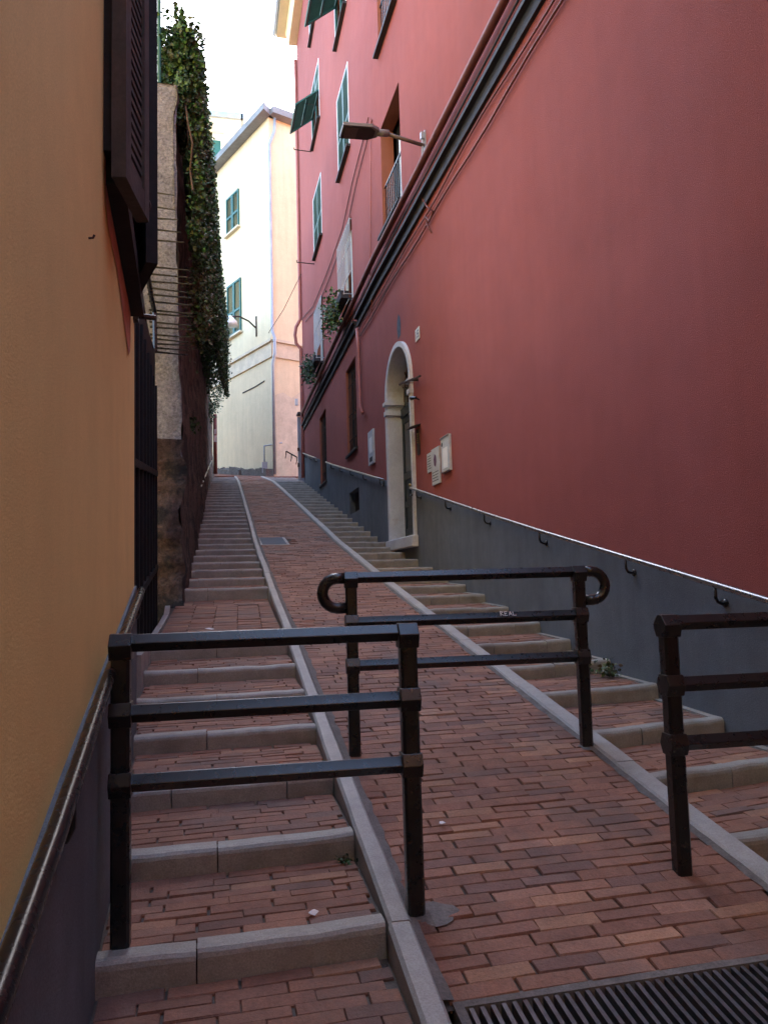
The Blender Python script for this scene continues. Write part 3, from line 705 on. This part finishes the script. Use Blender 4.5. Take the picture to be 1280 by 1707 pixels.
def wooden_leaf(hinge,tip,z0,z1,t=.05):
    h_=Vector(hinge); d=Vector(tip)-h_; n=Vector((d.y,-d.x)).normalized()*t; s=MB(); Lg=d.length; d.normalize()
    def bx(a,c,p,q,k0,k1): s.obox((h_.x+d.x*a+n.x*k0,h_.y+d.y*a+n.y*k0,p),(d.x*(c-a),d.y*(c-a),0),(n.x*(k1-k0),n.y*(k1-k0),0),(0,0,q-p))
    for a,c in ((0,.08),(Lg-.08,Lg)): bx(a,c,z0,z1,0,1)
    for p,q in ((z0,z0+.10),(z0+1.0,z0+1.08),(z1-.08,z1)): bx(.08,Lg-.08,p,q,.02,.98)
    z=z0+.12
    while z<z1-.1:
        if not z0+.96<z<z0+1.09: bx(.08,Lg-.08,z,z+.022,.2,.8)
        z+=.045
    bx(.08,Lg-.08,z0+.1,z1-.08,.45,.55)
    return s
s=wooden_leaf((LX(4.64)+.03,4.64),(-.232,4.03),1.66,4.3,.06); child(s,'shutter','wood',wv_)
s=wooden_leaf((LX(3.10)+.035,3.02),(-.285,3.40),1.58,4.3,.055); child(s,'shutter','greywood',wv_)
b=MB(); c0=Vector((-.27,3.52,1.72)); b.tube([c0+Vector((.035*math.cos(a),0,.035*math.sin(a))) for a in [6.283*i/12 for i in range(13)]],.006,5)
child(b,'latch','iron',wv_)
pk=lwall(148,397); e=empty('wall_hook',pk,label='small rusty hook stuck in the ochre wall below the shutters',cat='hook'); b=MB(); b.tube([pk,pk+Vector((.014,0,.002)),pk+Vector((.018,0,.012))],.004,6); child(b,'pin','rust',e)
# the rail on the yellow house
_lr=[lwall(*p,off=.050) for p in ((2,1650),(100,1375),(180,1132),(236,985))]
LRZ=[(p.y,p.z) for p in _lr]
handrail('dark round handrail sloping up along the ochre house at the left',[y for y in frange(.2,4.9,.3)],lambda y:lerp(LRZ,y),lambda y:LX(y)+.050,lambda y:LX(y)+.014,[.7,1.9,3.6,4.6],-1,'railtop')

# ------------------------------------------------------------------ gate, old garden wall, spikes, ivy
gt=empty('iron_gate',(-.56,7,P(7)),label='dark sheet iron gate in the recess between the ochre house and the stone wall',cat='gate')
gx=lambda y:-.54-.004*(y-5)
b=MB(); b.obox((gx(5.1),5.1,P(5.1)-.4),(-.03,0,0),(gx(9.1)-gx(5.1),4.0,.45),(0,0,3.45)); child(b,'panel','gate',gt)
b=MB()
for y in frange(5.2,9.0,.42): b.obox((gx(y),y,P(y)-.3),(.025,0,0),(0,.05,0),(0,0,P(7)+3.05-P(y)))
for z in (.55,1.6): b.obox((gx(5.1),5.1,P(5.1)+z),(.03,0,0),(gx(9.1)-gx(5.1),4.0,.45),(0,0,.06))
child(b,'frame_bars','gate',gt)
b=MB(); p0,p1=lwall(215,530,.0),lwall(243,529,.25); b.tube([(-.46,4.95,1.70),(-.30,4.98,1.70)],.018,6); b.box(-.47,-.40,4.9,4.98,1.66,1.76); child(b,'hinge_pin','iron',gt)
gw=empty('garden_wall',(-.3,9.2,P(9.2)),label='old rough stone retaining wall with grey rendered end, overgrown with ivy at the top',cat='wall')
def rough(mb,grid,amp,freq=1.0):
    from mathutils import noise
    V=[[mb.vert(p+Vector((noise.noise(p*freq*1.0)*amp+noise.noise(p*freq*3.1)*amp*.5+noise.noise(p*freq*8.)*amp*.22,noise.noise(p*freq*2.3+Vector((9,2,5)))*amp*.6,0))) for p in row] for row in grid]
    for A,B in zip(V,V[1:]):
        for j in range(len(A)-1): mb.face((A[j],A[j+1],B[j+1],B[j]))
b=MB(); YS=frange(9.28,31.5,.22); ZS=frange(0,1,1/34)
topz=lambda y:lerp([(9.2,6.08),(17,7.45),(32,9.0)],y)
def face_x(y,t): 
    base=lerp(SL,y)+.03; return base-.075*min(1,t*1.6)+.10*max(0,.18-t)
rough(b,[[Vector((face_x(y,t),y,P(y)-.4+(topz(y)-P(y)+.4)*t)) for t in ZS] for y in YS],.075)
rough(b,[[Vector((lerp(SL,y)-.045-x,y,topz(y))) for x in (0,.3,.6)] for y in YS],.02)
b.poly([(lerp(SL,9.4)-.13,9.42,-1),(-3,9.42,-1),(-3,9.42,6.0),(lerp(SL,9.4)-.13,9.42,6.0)])
for ya_,yb_ in zip(frange(9.42,31,3),frange(9.42,31,3)[1:]): b.poly([(lerp(SL,ya_)-.13,ya_,-1),(lerp(SL,yb_)-.13,yb_,-1),(lerp(SL,yb_)-.13,yb_,6.0),(lerp(SL,ya_)-.13,ya_,6.0)])
child(b,'stone_face','rubble',gw,fix=False,smooth=True)
b=MB(); rough(b,[[Vector((face_x(9.28,t)+.025-u,9.30-.06*u,P(9.2)-.4+(topz(9.3)-P(9.2)+.4)*t)) for t in [.30+.70*i/60 for i in range(61)]] for u in frange(0,2.6,.08)],.028,2.2)
child(b,'rendered_end','render',gw,fix=False,smooth=True)
b=MB(); rough(b,[[Vector((face_x(9.28,t)+.03-u,9.26-.03*math.sin(t*40)-.06*u,P(9.2)-.5+(topz(9.3)-P(9.2)+.5)*t)) for t in [.345*i/50 for i in range(51)]] for u in frange(0,2.6,.08)],.085,2.6)
child(b,'bare_stone_end','rubble',gw,fix=False,smooth=True)
sp=empty('spike_guard',(-.56,9.1,2.8),label='row of thin black horizontal spikes beside the iron gate, reaching over the stone wall',cat='spikes')
b=MB(); b.tube([at_y(244,440,8.6),at_y(252,490,8.8),at_y(258,520,9.1),at_y(259,560,9.1),at_y(259,588,9.1)],.028,6); b.tube([at_y(232,470,8.5),at_y(240,530,8.7),at_y(250,580,9.0)],.03,6); child(b,'post','iron',sp)
b=MB()
for y,xa,xe in ((318,255,290),(343,255,293),(362,256,298),(381,256,302),(399,256,308),(443,250,318),(456,250,319),(468,252,320),(480,254,321),(492,255,321),(504,257,322),(516,257,322),(524,258,323),(538,258,320),(545,259,320),(556,259,318),(564,259,316),(571,259,316),(578,259,315),(585,259,314)):
    b.tube([at_y(xa-8,y+R(-2,2),9.12),at_y(xe,y+6+R(-2,3),9.0)],.012,5,radii=[.015,.007])
child(b,'spike_row','iron',sp)
iv=empty('ivy',(-.2,14,6),label='dense green ivy cascading over the top of the old stone wall',cat='ivy')
random.seed(21); b=MB(); pts=[]
def nz(y,z): 
    from mathutils import noise
    return noise.noise(Vector((y*.55,z*.55,3.3)))
NL=40000
for _ in range(NL):
    y=9.35+ (R(0,1)**1.25)*19.5
    low=lerp([(9.3,6.0),(10.3,6.0),(12.6,6.35),(14.5,5.75),(16.5,5.5),(22.5,6.6),(26,6.5),(30,5.8)],y)-.25+.5*nz(y*2,1); hi=topz(y)+.75+.5*nz(y*1.7,7)+.3*math.sin(y*.8)
    t=R(0,1)**.8; z=hi-(hi-low)*t
    if nz(y*2.3,z*2.3)<-.27: continue
    bulge=(.08+.034*(y-9.3))*math.sin(math.pi*min(1,.18+t*.80))+.06+.10*nz(y*3,z*3)
    pts.append((lerp(SL,y)-.03+bulge*R(-.1,1.05) if R(0,1)>.22 else lerp(SL,y)-R(0,.45),y,z))
for _ in range(9000):                                    # trailing tips, loose shoots
    y=9.4+(R(0,1)**1.2)*18; k=random.randrange(3); z0=topz(y)-R(-1.0,1.9); x0=lerp(SL,y)+.08+.022*(y-9)
    for j in range(3): pts.append((x0+R(0,.16)+.03*j,y+R(-.05,.05),z0-.05*j+R(-.04,.04)))
IVY=[(.034,.082,.026),(.048,.108,.034),(.026,.060,.022),(.072,.145,.042)]
leaves(b,pts,.064,IVY); child(b,'foliage','leaf',iv,fix=False)
# top mass at the near end, growing on the fence
b=MB(); pts=[]
for _ in range(3600):
    a=at_y(R(266,330),R(45,150),R(9.4,10.4))
    if nz(a.y*3+a.x*5,a.z*3)>-.2 and (a.x+.33)**2/.09+((a.z-6.35)/.75)**2<1.3: pts.append(a)
leaves(b,pts,.06,IVY); child(b,'upper_foliage','leaf',iv,fix=False)
b=MB()
for k in range(26):
    y=R(9.6,24); x=lerp(SL,y)+.02; z=topz(y); p=[(x-.2,y,z-.05)]
    for j in range(6): p.append((x+.05+.03*j*.5+R(-.03,.05),p[-1][1]+R(-.15,.15),z+.1-.3*j))
    b.tube(p,.012,5)
child(b,'stems','stem',iv)
wp=empty('wall_plant',(-.15,10.5,3.2),label='feathery light green plant sprouting from the stone wall behind the spikes',cat='plant')
b=MB(); pts=[]
for _ in range(900):
    c=random.choice(((330,465),(338,500),(330,545),(345,520),(326,478))); a=at_y(c[0]+random.gauss(0,9),c[1]+random.gauss(0,20),R(10.4,11.4)); pts.append(a)
leaves(b,pts,.055,[(.085,.13,.05),(.11,.16,.06),(.06,.10,.04)]); child(b,'foliage','leaf',wp,fix=False)
b=MB()
for _ in range(14): b.tube([at_y(322,R(520,560),11.0),at_y(R(322,345),R(470,550),10.7)],.008,5)
child(b,'stems','stem',wp)
wt=empty('wall_plant',(-.18,13.5,3.0),label='small tuft growing low on the bare face of the stone wall',cat='plant')
b=MB(); leaves(b,[at_y(316+random.gauss(0,6),708+random.gauss(0,8),R(11.6,12.0)) for _ in range(160)],.06,[(.05,.09,.035),(.07,.12,.05)]); child(b,'foliage','leaf',wt,fix=False)
pg=at_y(266,140,9.4); fp=empty('fence_post',pg,label='slim green post standing on the top corner of the stone wall',cat='post')
b=MB(); b.tube([pg+Vector((0,0,-.1)),pg+Vector((0,0,1.6))],.022,8); child(b,'shaft','green',fp)
b=MB(); b.tube([pg+Vector((-.06,.05,-.1)),pg+Vector((-.06,.05,1.6))],.014,8); child(b,'stay','green',fp)
# far left rail and the brown pipe with a sticker at the end of the wall
sx=lambda y:lerp(SL,y)+.16
FR=[(13.8,at_y(318,852,13.8).z),(29.5,at_y(352,768,29.5).z)]
handrail('pale thin handrail along the foot of the ivy-covered stone wall',[y for y in frange(13.8,29.5,.8)],lambda y:lerp(FR,y),lambda y:at_y(318+(y-13.8)*0,852,13.8).x*(1-(y-13.8)/15.7)+at_y(353,768,29.5).x*(y-13.8)/15.7,lambda y:lerp(SL,y)-.02,[14.2,17,19.8,22.6,25.4,28.2],-1,'rail')
pb=at_y(359.5,790,30.8); pp=empty('pole',pb,label='brown pole with a torn white sticker at the far end of the stone wall',cat='pole')
b=MB(); b.tube([pb,pb+Vector((0,0,2.35))],.075,10); child(b,'shaft','brownpipe',pp,smooth=True)
b=MB(); b.box(pb.x-.05,pb.x+.06,pb.y-.082,pb.y-.072,pb.z+1.25,pb.z+1.5); b.box(pb.x-.03,pb.x+.03,pb.y-.082,pb.y-.072,pb.z+1.55,pb.z+1.75); child(b,'sticker','paper',pp)
b=MB(); b.box(pb.x-.24,pb.x-.11,30.75,31.2,P(30.8)-.2,P(30.8)+2.6); tag(b.build('wall_pier','cream'),'narrow plastered pier ending the stone wall next to the brown pole','pier')

# ------------------------------------------------------------------ cream house closing the view
C0=Vector((2.76,32.5,0)); dl=Vector((-.389,.921,0)); dr=Vector((.921,.389,0))
ch=empty('cream_house',(2.76,32.5,4.7),label='cream house with green shutters and grey eaves closing the top of the alley',cat='house')
ZE=20.3
def onleft(px,py,off=0):
    d=ray(px,py); n=Vector((-.921,-.389,0)); o=C0+n*off; return d*(n.dot(o)/n.dot(d))
def pl(s,z,off=0): q=C0+dl*s+Vector((-.921,-.389,0))*off; return Vector((q.x,q.y,z))
def prr(s,z,off=0): q=C0+dr*s+Vector((.389,-.921,0))*off; return Vector((q.x,q.y,z))
b=MB()
for f_,L_ in ((pl,16),(prr,10)):
    for z0,z1 in ((2,10),(10,ZE)): b.poly([f_(0,z0),f_(L_,z0),f_(L_,z1),f_(0,z1)])
b.poly([pl(0,ZE),pl(16,ZE),C0+dl*16+dr*10+Vector((0,0,ZE)),prr(10,ZE)])
child(b,'wall','cream',ch,fix=False)
b=MB()
for z0,z1,o_ in ((9.62,9.70,.07),(9.70,10.28,.035),(10.28,10.40,.13)):
    b.prism([(o_,0),(0,0)],(0,0,0),(1,0,0),(0,1,0),(0,0,1)) if False else None
    for f_,L_,e_ in ((pl,16,0),(prr,10,0)):
        q=[f_(-o_ if f_ is pl else 0,z0,o_),f_(L_,z0,o_),f_(L_,z0,0),f_(0,z0,0)]; b.box8(q+[v+Vector((0,0,z1-z0)) for v in q])
child(b,'cornice','trim',ch)
b=MB()
for f_,L_ in ((pl,16.5),(prr,10)):
    q=[f_(-.45 if f_ is pl else 0,ZE,.45),f_(L_,ZE,.45),f_(L_,ZE,-.3),f_(0,ZE,-.3)]; b.box8(q+[v+Vector((0,0,.30)) for v in q])
child(b,'eave','roof',ch)
# windows on the left face
nl=Vector((-.921,-.389,0))
for (xa,xb_,yt,yb_) in ((379,399.5,322,397),(380.5,403,470,572)):
    A_=onleft(xb_,(yt+yb_)/2-6); B_=onleft(xa,(yt+yb_)/2+6)
    s0=(Vector((A_.x,A_.y,0))-C0).dot(dl); s1=(Vector((B_.x,B_.y,0))-C0).dot(dl)
    zt=onleft(xb_,yt-8).z; zb=onleft(xb_,yb_-20).z
    e=empty('window'); e.parent=ch; e.location=pl(s0,zb)-ch.location
    for a,c in ((s0,(s0+s1)/2-.01),((s0+s1)/2+.01,s1)):
        m=MB(); leaf_shutter(m,0,a,c,zb,zt,cross=.44,w=.09,t=.06)
        m.v=[tuple(pl(y,z,.07-x)) for x,y,z in m.v]; child(m,'shutter','green',e)
    m=MB(); q=[pl(s0-.1,zb-.08,.16),pl(s1+.1,zb-.08,.16),pl(s1+.1,zb-.08,0),pl(s0-.1,zb-.08,0)]; m.box8(q+[v+Vector((0,0,.08)) for v in q]); child(m,'sill','trim',e)
b=MB(); k=C0+Vector((.02,-.12,0)); b.tube([(k.x+.25,k.y,ZE-.1),(k.x+.22,k.y,ZE-.7),(k.x,k.y-.02,ZE-1.3),(k.x,k.y-.02,10.7),(k.x+.08,k.y-.14,10.4),(k.x+.08,k.y-.14,9.7),(k.x,k.y-.02,9.3),(k.x,k.y-.02,4.6)],.062,8); child(b,'drainpipe','zinc',ch,smooth=True)
b=MB(); q=[prr(.2,8.05,.006),prr(2,8.2,.006),prr(2,4.4,.006),prr(.1,4.4,.006)]; 
b.face([b.vert(v) for v in (prr(.12,8.0,.012),prr(.5,8.15,.012),prr(.9,7.95,.012),prr(1.3,8.25,.012),prr(2.6,8.1,.012),prr(2.6,4.3,.012),prr(.12,4.3,.012))]); child(b,'bare_plaster','trim',ch,fix=False)
b=MB()
for pxy in (((405,655),(425,645),(441,635)),): b.tube([onleft(*p,off=.01) for p in pxy],.03,5)
child(b,'crack','dark',ch)
rb=MB(); random.seed(5)
prev=None
for i,s in enumerate(frange(0,9,.5)):
    z=pl(s,0).z; zz=zt2(pl(s,0).x,pl(s,0).y)
    q=[pl(s,zz-.4,.35+R(-.06,.06)),pl(s+.52,zz-.3,.35+R(-.06,.06)),pl(s+.52,zz-.3,-.05),pl(s,zz-.4,-.05)]
    rb.box8(q+[v+Vector((0,0,.62+R(-.08,.12))) for v in q])
child(rb,'rubble_footing','cement',ch)
# lamp on the cream house
pa=onleft(428,548); pt=onleft(388,530); tip=Vector((pa.x,pa.y,0))+nl*1.5+dl*-.2
le=empty('street_lamp',pa,label='white bell street lamp on a curved bracket fixed to the cream house',cat='street lamp')
T0=at_y(384,537,pa.y-.7)
b=MB(); b.tube([pa+Vector((0,0,-.35)),pa+Vector((0,0,.55))]+[],.05,8); b.tube([pa,pa+(T0-pa)*.3+Vector((0,0,.25)),pa+(T0-pa)*.65+Vector((0,0,.35)),T0+Vector((0,0,.25))],.035,8); child(b,'arm','rust',le,smooth=True)
b=MB(); b.tube([T0+Vector((0,0,.28)),T0+Vector((0,0,.15)),T0+Vector((0,0,.02)),T0+Vector((0,0,-.16))],.2,12,radii=[.06,.18,.30,.33]); child(b,'shade','pale',le,smooth=True)
# stand pipe by the corner, short wall rail, grey door beyond the red house
sp_=empty('standpipe',pl(.35,4.75,.2),label='small grey standpipe with a valve at the foot of the cream house corner',cat='standpipe')
b=MB(); p=pl(.35,4.6,.25); b.tube([p,p+Vector((0,0,1.25)),p+Vector((.45,-.1,1.32)),p+Vector((.75,-.1,1.38))],.035,8); child(b,'pipe','zinc',sp_,smooth=True)
b=MB(); b.box(p.x-.1,p.x+.12,p.y-.14,p.y+.08,p.z+.1,p.z+.55); child(b,'valve_box','zinc',sp_)
b=MB(); pts=[at_y(x,y,31.6) for x,y in ((477,752),(486,757),(495,762))]
hr=empty('handrail',pts[0],label='short dark handrail on the cream wall beside the grey door',cat='handrail'); b.tube(pts,.03,6); child(b,'rail','iron',hr)
for q in pts:
    b=MB(); b.tube([q,q+Vector((0,0,-.16)),q+Vector((.05,.8,-.16))],.022,6); child(b,'bracket','iron',hr)
gd=empty('metal_door',(3.4,29,4.0),label='blue grey metal door in the gap between the red house and the cream house',cat='door')
b=MB(); a0=at_y(496,695,28.6); a1=at_y(509,695,28.6); b.box(a0.x,a1.x+.4,28.6,28.7,P(28.6)-.2,at_y(497,695,28.6).z); child(b,'leaf','grey_metal',gd)
b=MB(); zt_=at_y(497,688,28.6).z; b.obox((a0.x-.02,28.3,zt_-.1),(.9,0,.0),(0,.5,0),(0,0,.07)); child(b,'canopy','dark',gd)
b=MB(); zl=at_y(495,752,28.6).z; b.box(a0.x-.03,a0.x+.05,28.54,28.6,zl,zl+.12); b.box(a0.x-.03,a0.x+.03,28.54,28.6,zl-.6,zl-.45); child(b,'hinge','iron',gd)
b=MB(); mz=at_y(496,670,28.4); b.box(mz.x-.08,mz.x+.02,28.4,28.5,mz.z-.12,mz.z+.12); child(b,'wall_light','pale',gd)
tag(MB().build('x','dark') if False else gd)
# washing line from the cream house to the red house
b=MB(); A_=wall(502,457,.05); B_=pl(-.1,10.6,.2); b.tube([A_,A_.lerp(B_,.5)+Vector((0,0,-.15)),B_],.012,5); tag(b.build('overhead_cable','rust'),'thin overhead cable strung from the red house to the cream cornice','cable')
bh=empty('blocker_house',(1.5,-16,-5),label='unseen ochre house added to block light from the bottom of the alley',cat='house')  # out of view, added to block skylight reaching the risers from behind
b=MB(); b.box(-1.2,3.15,-24,-15,-7,13); child(b,'wall','yellow',bh)
b=MB(); b.box(-1.25,3.15,-24.3,-14.6,13,13.3); child(b,'roof','roof',bh)
# unseen house added behind the garden wall to cut skylight from the left
nh=empty('shade_house',(-8,24,4),label='unseen pale house added behind the ivy-covered wall to cut light from the left',cat='house')
b=MB(); b.box(-13,-5.5,11,38,1,12.2); child(b,'wall','cream',nh)
b=MB(); b.box(-13.5,-5.0,10.6,38.4,12.2,12.5); child(b,'roof','roof',nh)
# second house behind
e2=empty('far_house',(.5,46,7),label='pale house with wide eaves and teal shutters rising behind the ivy',cat='house')
c1=at_y(373,230,46); b=MB(); b.box(c1.x-9,c1.x,46,56,4,c1.z+.6); child(b,'wall','whitewash',e2)
q=at_y(402,203,44.8); b=MB(); b.box(c1.x-10,q.x,44.8,57,c1.z+.3,c1.z+.75); child(b,'eave','whitewash',e2)
b=MB(); b.box(c1.x-10,q.x+.1,44.6,44.8,c1.z+.5,c1.z+.85); b.box(q.x,q.x+.2,44.6,57,c1.z+.5,c1.z+.85); child(b,'gutter','zinc',e2)
wn=empty('window'); wn.parent=e2; wn.location=Vector((c1.x-.4,45.9,at_y(365,265,46).z))-e2.location
b=MB(); zw=at_y(365,272,46).z
for k in range(2): b.box(c1.x-1.1+.48*k,c1.x-.65+.48*k,45.93,46,zw-.6,zw+1.4)
child(b,'shutter','green',wn)

# ------------------------------------------------------------------ iron barriers
def barrier(label,x0,x1,y0,y1,zb0,zb1,zt,rails,loops=(False,False),more=None,group=None):
    t=empty('iron_barrier',(x0,y0,zb0),label=label,cat='barrier',group=group)
    d=Vector((x1-x0,y1-y0,0)); ux=d.normalized(); uy=Vector((-ux.y,ux.x,0)); L=d.length
    def pt(s,z,o=0): q=Vector((x0,y0,0))+ux*s+uy*o; return Vector((q.x,q.y,z))
    for s,zb in ((0,zb0),(L,zb1)):
        b=MB(); h=.031; c=.009
        prof=[(-h+c,-h),(h-c,-h),(h,-h+c),(h,h-c),(h-c,h),(-h+c,h),(-h,h-c),(-h,-h+c)]
        b.prism(prof,pt(s,zb-.12),ux,uy,(0,0,zt-.03-zb+.12)); child(b,'post','iron',t)
        for z in rails:                         # collars: short diamond blocks where the rails pass
            b=MB()
            pr=[(-.050,0),(-.032,.042),(.032,.042),(.050,0),(.032,-.042),(-.032,-.042)]
            if z==rails[0]: pr=[(-.050,-.005),(-.016,.034),(.016,.034),(.050,-.005),(.033,-.055),(-.033,-.055)]
            A=[b.vert(pt(s-.037,z+q,o)) for o,q in pr]; Mi=[b.vert(pt(s,z+q,o)) for o,q in pr]; B=[b.vert(pt(s+.037,z+q,o)) for o,q in pr]
            for U,Vv in ((A,Mi),(Mi,B)):
                for k in range(6): b.face((U[k],U[(k+1)%6],Vv[(k+1)%6],Vv[k]))
            b.face(A[::-1]); b.face(B)
            child(b,'collar','iron',t,bevel=.003)
    for z in rails:
        b=MB(); b.tube([pt(.02,z),pt(L-.02,z)],.032,4,rot=0,up=(0,0,1)); child(b,'rail','iron',t,bevel=.004)
    for flag,s,sg in ((loops[0],0,-1),(loops[1],L,1)):
        if flag:
            z=rails[0]; r=.082; P_=[pt(s+sg*.03,z),pt(s+sg*.075,z)]+[pt(s+sg*(.075+r*math.sin(a)),z-r+r*math.cos(a)) for a in [math.pi*k/10 for k in range(1,10)]]+[pt(s+sg*.075,z-2*r),pt(s+sg*.03,z-2*r)]
            b=MB(); b.tube(P_,.031,8,up=tuple(uy)); child(b,'end_loop','iron',t,smooth=True)
    return t,pt
GB='iron barriers staggered across the ramp'
barrier('black iron barrier standing across the left flight of brick stairs',-.289,.715,2.86,2.81,-1.155,-1.19,-.163,(-.185,-.425,-.657),group=GB)
t,pt=barrier('black iron barrier with looped ends farther up, between ramp and right stairs',.775,2.075,4.27,4.14,P(4.27),P(4.14)+.005,.05,(.03,-.215,-.45),(True,True),group=GB)
b=MB(); s0=.775; z0=-.205; sc=.011                                     # the scribble REAL
uu=(pt(1,0)-pt(0,0)); nn=Vector((uu.y,-uu.x,0)).normalized()
for k,strokes in enumerate(([((0,0),(0,3)),((0,3),(1.4,2.4)),((1.4,2.4),(0,1.5)),((0,1.5),(1.7,0))],[((0,0),(0,2.6)),((0,2.6),(1.4,2.8)),((0,1.4),(1.1,1.5)),((0,0),(1.4,.2))],[((0,0),(.8,2.6)),((.8,2.6),(1.5,0)),((.3,1),(1.2,1))],[((0,2.4),(0,0)),((0,0),(1.6,.1))])):
    for (a,c),(e_,f_) in strokes:
        P0,P1=[pt(s0-.18+.24+.024*k+u*sc,z0+.0+v*sc*.75)+nn*(.028-.62*v*sc*.75) for u,v in ((a,c),(e_,f_))]
        b.tube([P0,P1],.0022,4)
child(b,'graffiti','scribble',t)
barrier('black iron barrier at the right edge, across the right flight of stairs',1.818,2.95,2.865,2.80,P(2.86)+.0,P(2.8)+.02,-.175,(-.197,-.443,-.675),group=GB)
# cement collars round the barrier feet
for k,(x,y,r_) in enumerate(((.76,2.80,.10),(2.08,4.13,.09))):
    b=MB(); n=14; c=b.vert((x,y,P(y)+.012)); ring=[b.vert((x+.02+r_*.85*R(.75,1.25)*math.cos(6.283*i/n),y-.01+r_*.7*R(.75,1.2)*math.sin(6.283*i/n),P(y-.01+r_*.7*math.sin(6.283*i/n))+.004)) for i in range(n)]
    for i in range(n): b.face((c,ring[i],ring[(i+1)%n]))
    o=b.build('cement_patch','cement',bpy.data.objects['ramp'],fix=False)

# ------------------------------------------------------------------ litter and weeds
def scrap(name,label,cat,x,y,z,s,m,n=6):
    b=MB(); ring=[b.vert((x+s*R(.6,1.2)*math.cos(6.283*i/n),y+s*R(.5,1.1)*math.sin(6.283*i/n),z+R(.003,.02))) for i in range(n)]; c=b.vert((x,y,z+.022)); 
    for i in range(n): b.face((ring[i],ring[(i+1)%n],c))
    o=b.build(name,m,fix=False); sol=o.modifiers.new('t','SOLIDIFY'); sol.thickness=.0015
    tag(o,label,cat)
scrap('paper_scrap','crumpled white paper scrap on the brick landing of the left stairs','litter',.02,7.55,P(6.8)+.098,.045,'paper')
scrap('foil_wrapper','small crumpled foil wrapper on the brick tread behind the lowest stone step','litter',.36,2.91,P(2.75)+.004,.022,'paper')
scrap('dry_leaf','yellow dry leaf on the bricks at the foot of the ochre house','leaf',-.30,2.55,P(2.06)+.01,.035,'brass')
scrap('paper_scrap','tiny white scrap on the bricks of the ramp near the middle barrier','litter',1.0,3.4,P(3.4)+.004,.018,'paper')
wd=empty('weed',(3.05,5.6,P(5.6)),label='small weed growing against the plinth on a stone step of the right stairs',cat='weed')
b=MB(); leaves(b,[(3.02+random.gauss(0,.07),5.62+random.gauss(0,.05),P(5.04)+.03+abs(random.gauss(0,.06))) for _ in range(120)],.035,[(.06,.085,.03),(.09,.12,.05)]); child(b,'foliage','leaf',wd,fix=False)
wd=empty('weed',(.6,3.36,P(2.75)),label='tiny weed in the corner where the left stairs meet the kerb',cat='weed')
b=MB(); leaves(b,[(.56+random.gauss(0,.02),3.38+random.gauss(0,.015),P(2.75)+.01+abs(random.gauss(0,.015))) for _ in range(40)],.02,[(.05,.08,.03)]); child(b,'foliage','leaf',wd,fix=False)

# ------------------------------------------------------------------ camera, light
cam=bpy.data.cameras.new('Camera'); co=bpy.data.objects.new('Camera',cam); COL.objects.link(co); S.camera=co
cam.sensor_fit='VERTICAL'; cam.sensor_height=36; cam.lens=36*FPX/IH; cam.clip_start=.03; cam.clip_end=500
rot=Matrix(((_x.x,_x.y,_x.z),(_y.x,_y.y,_y.z),(_up.x,_up.y,_up.z)))       # rows: world axes in camera space
co.matrix_world=rot.to_4x4()
w=bpy.data.worlds.new('World'); S.world=w; w.use_nodes=True
n,l=w.node_tree.nodes,w.node_tree.links
sky=n.new('ShaderNodeTexSky'); sky.sky_type='NISHITA'; sky.sun_disc=False
EL,AZ=math.radians(38),math.radians(20)                                   # azimuth from +Y towards +X
sky.sun_elevation=EL; sky.sun_rotation=AZ; sky.dust_density=1.2; sky.air_density=1.0
n['Background'].inputs['Strength'].default_value=.15; l.new(sky.outputs[0],n['Background'].inputs[0])
sun=bpy.data.lights.new('Sun','SUN'); sun.energy=2.2; sun.angle=math.radians(.5); sun.color=(1,.93,.82)
so=bpy.data.objects.new('Sun',sun); COL.objects.link(so); so.location=(20,30,40)
dirv=Vector((math.sin(AZ)*math.cos(EL),math.cos(AZ)*math.cos(EL),math.sin(EL)))
so.rotation_euler=dirv.to_track_quat('Z','Y').to_euler()
S.view_settings.view_transform='Standard'; S.view_settings.look='None'; S.view_settings.gamma=1
S.view_settings.exposure=3.4
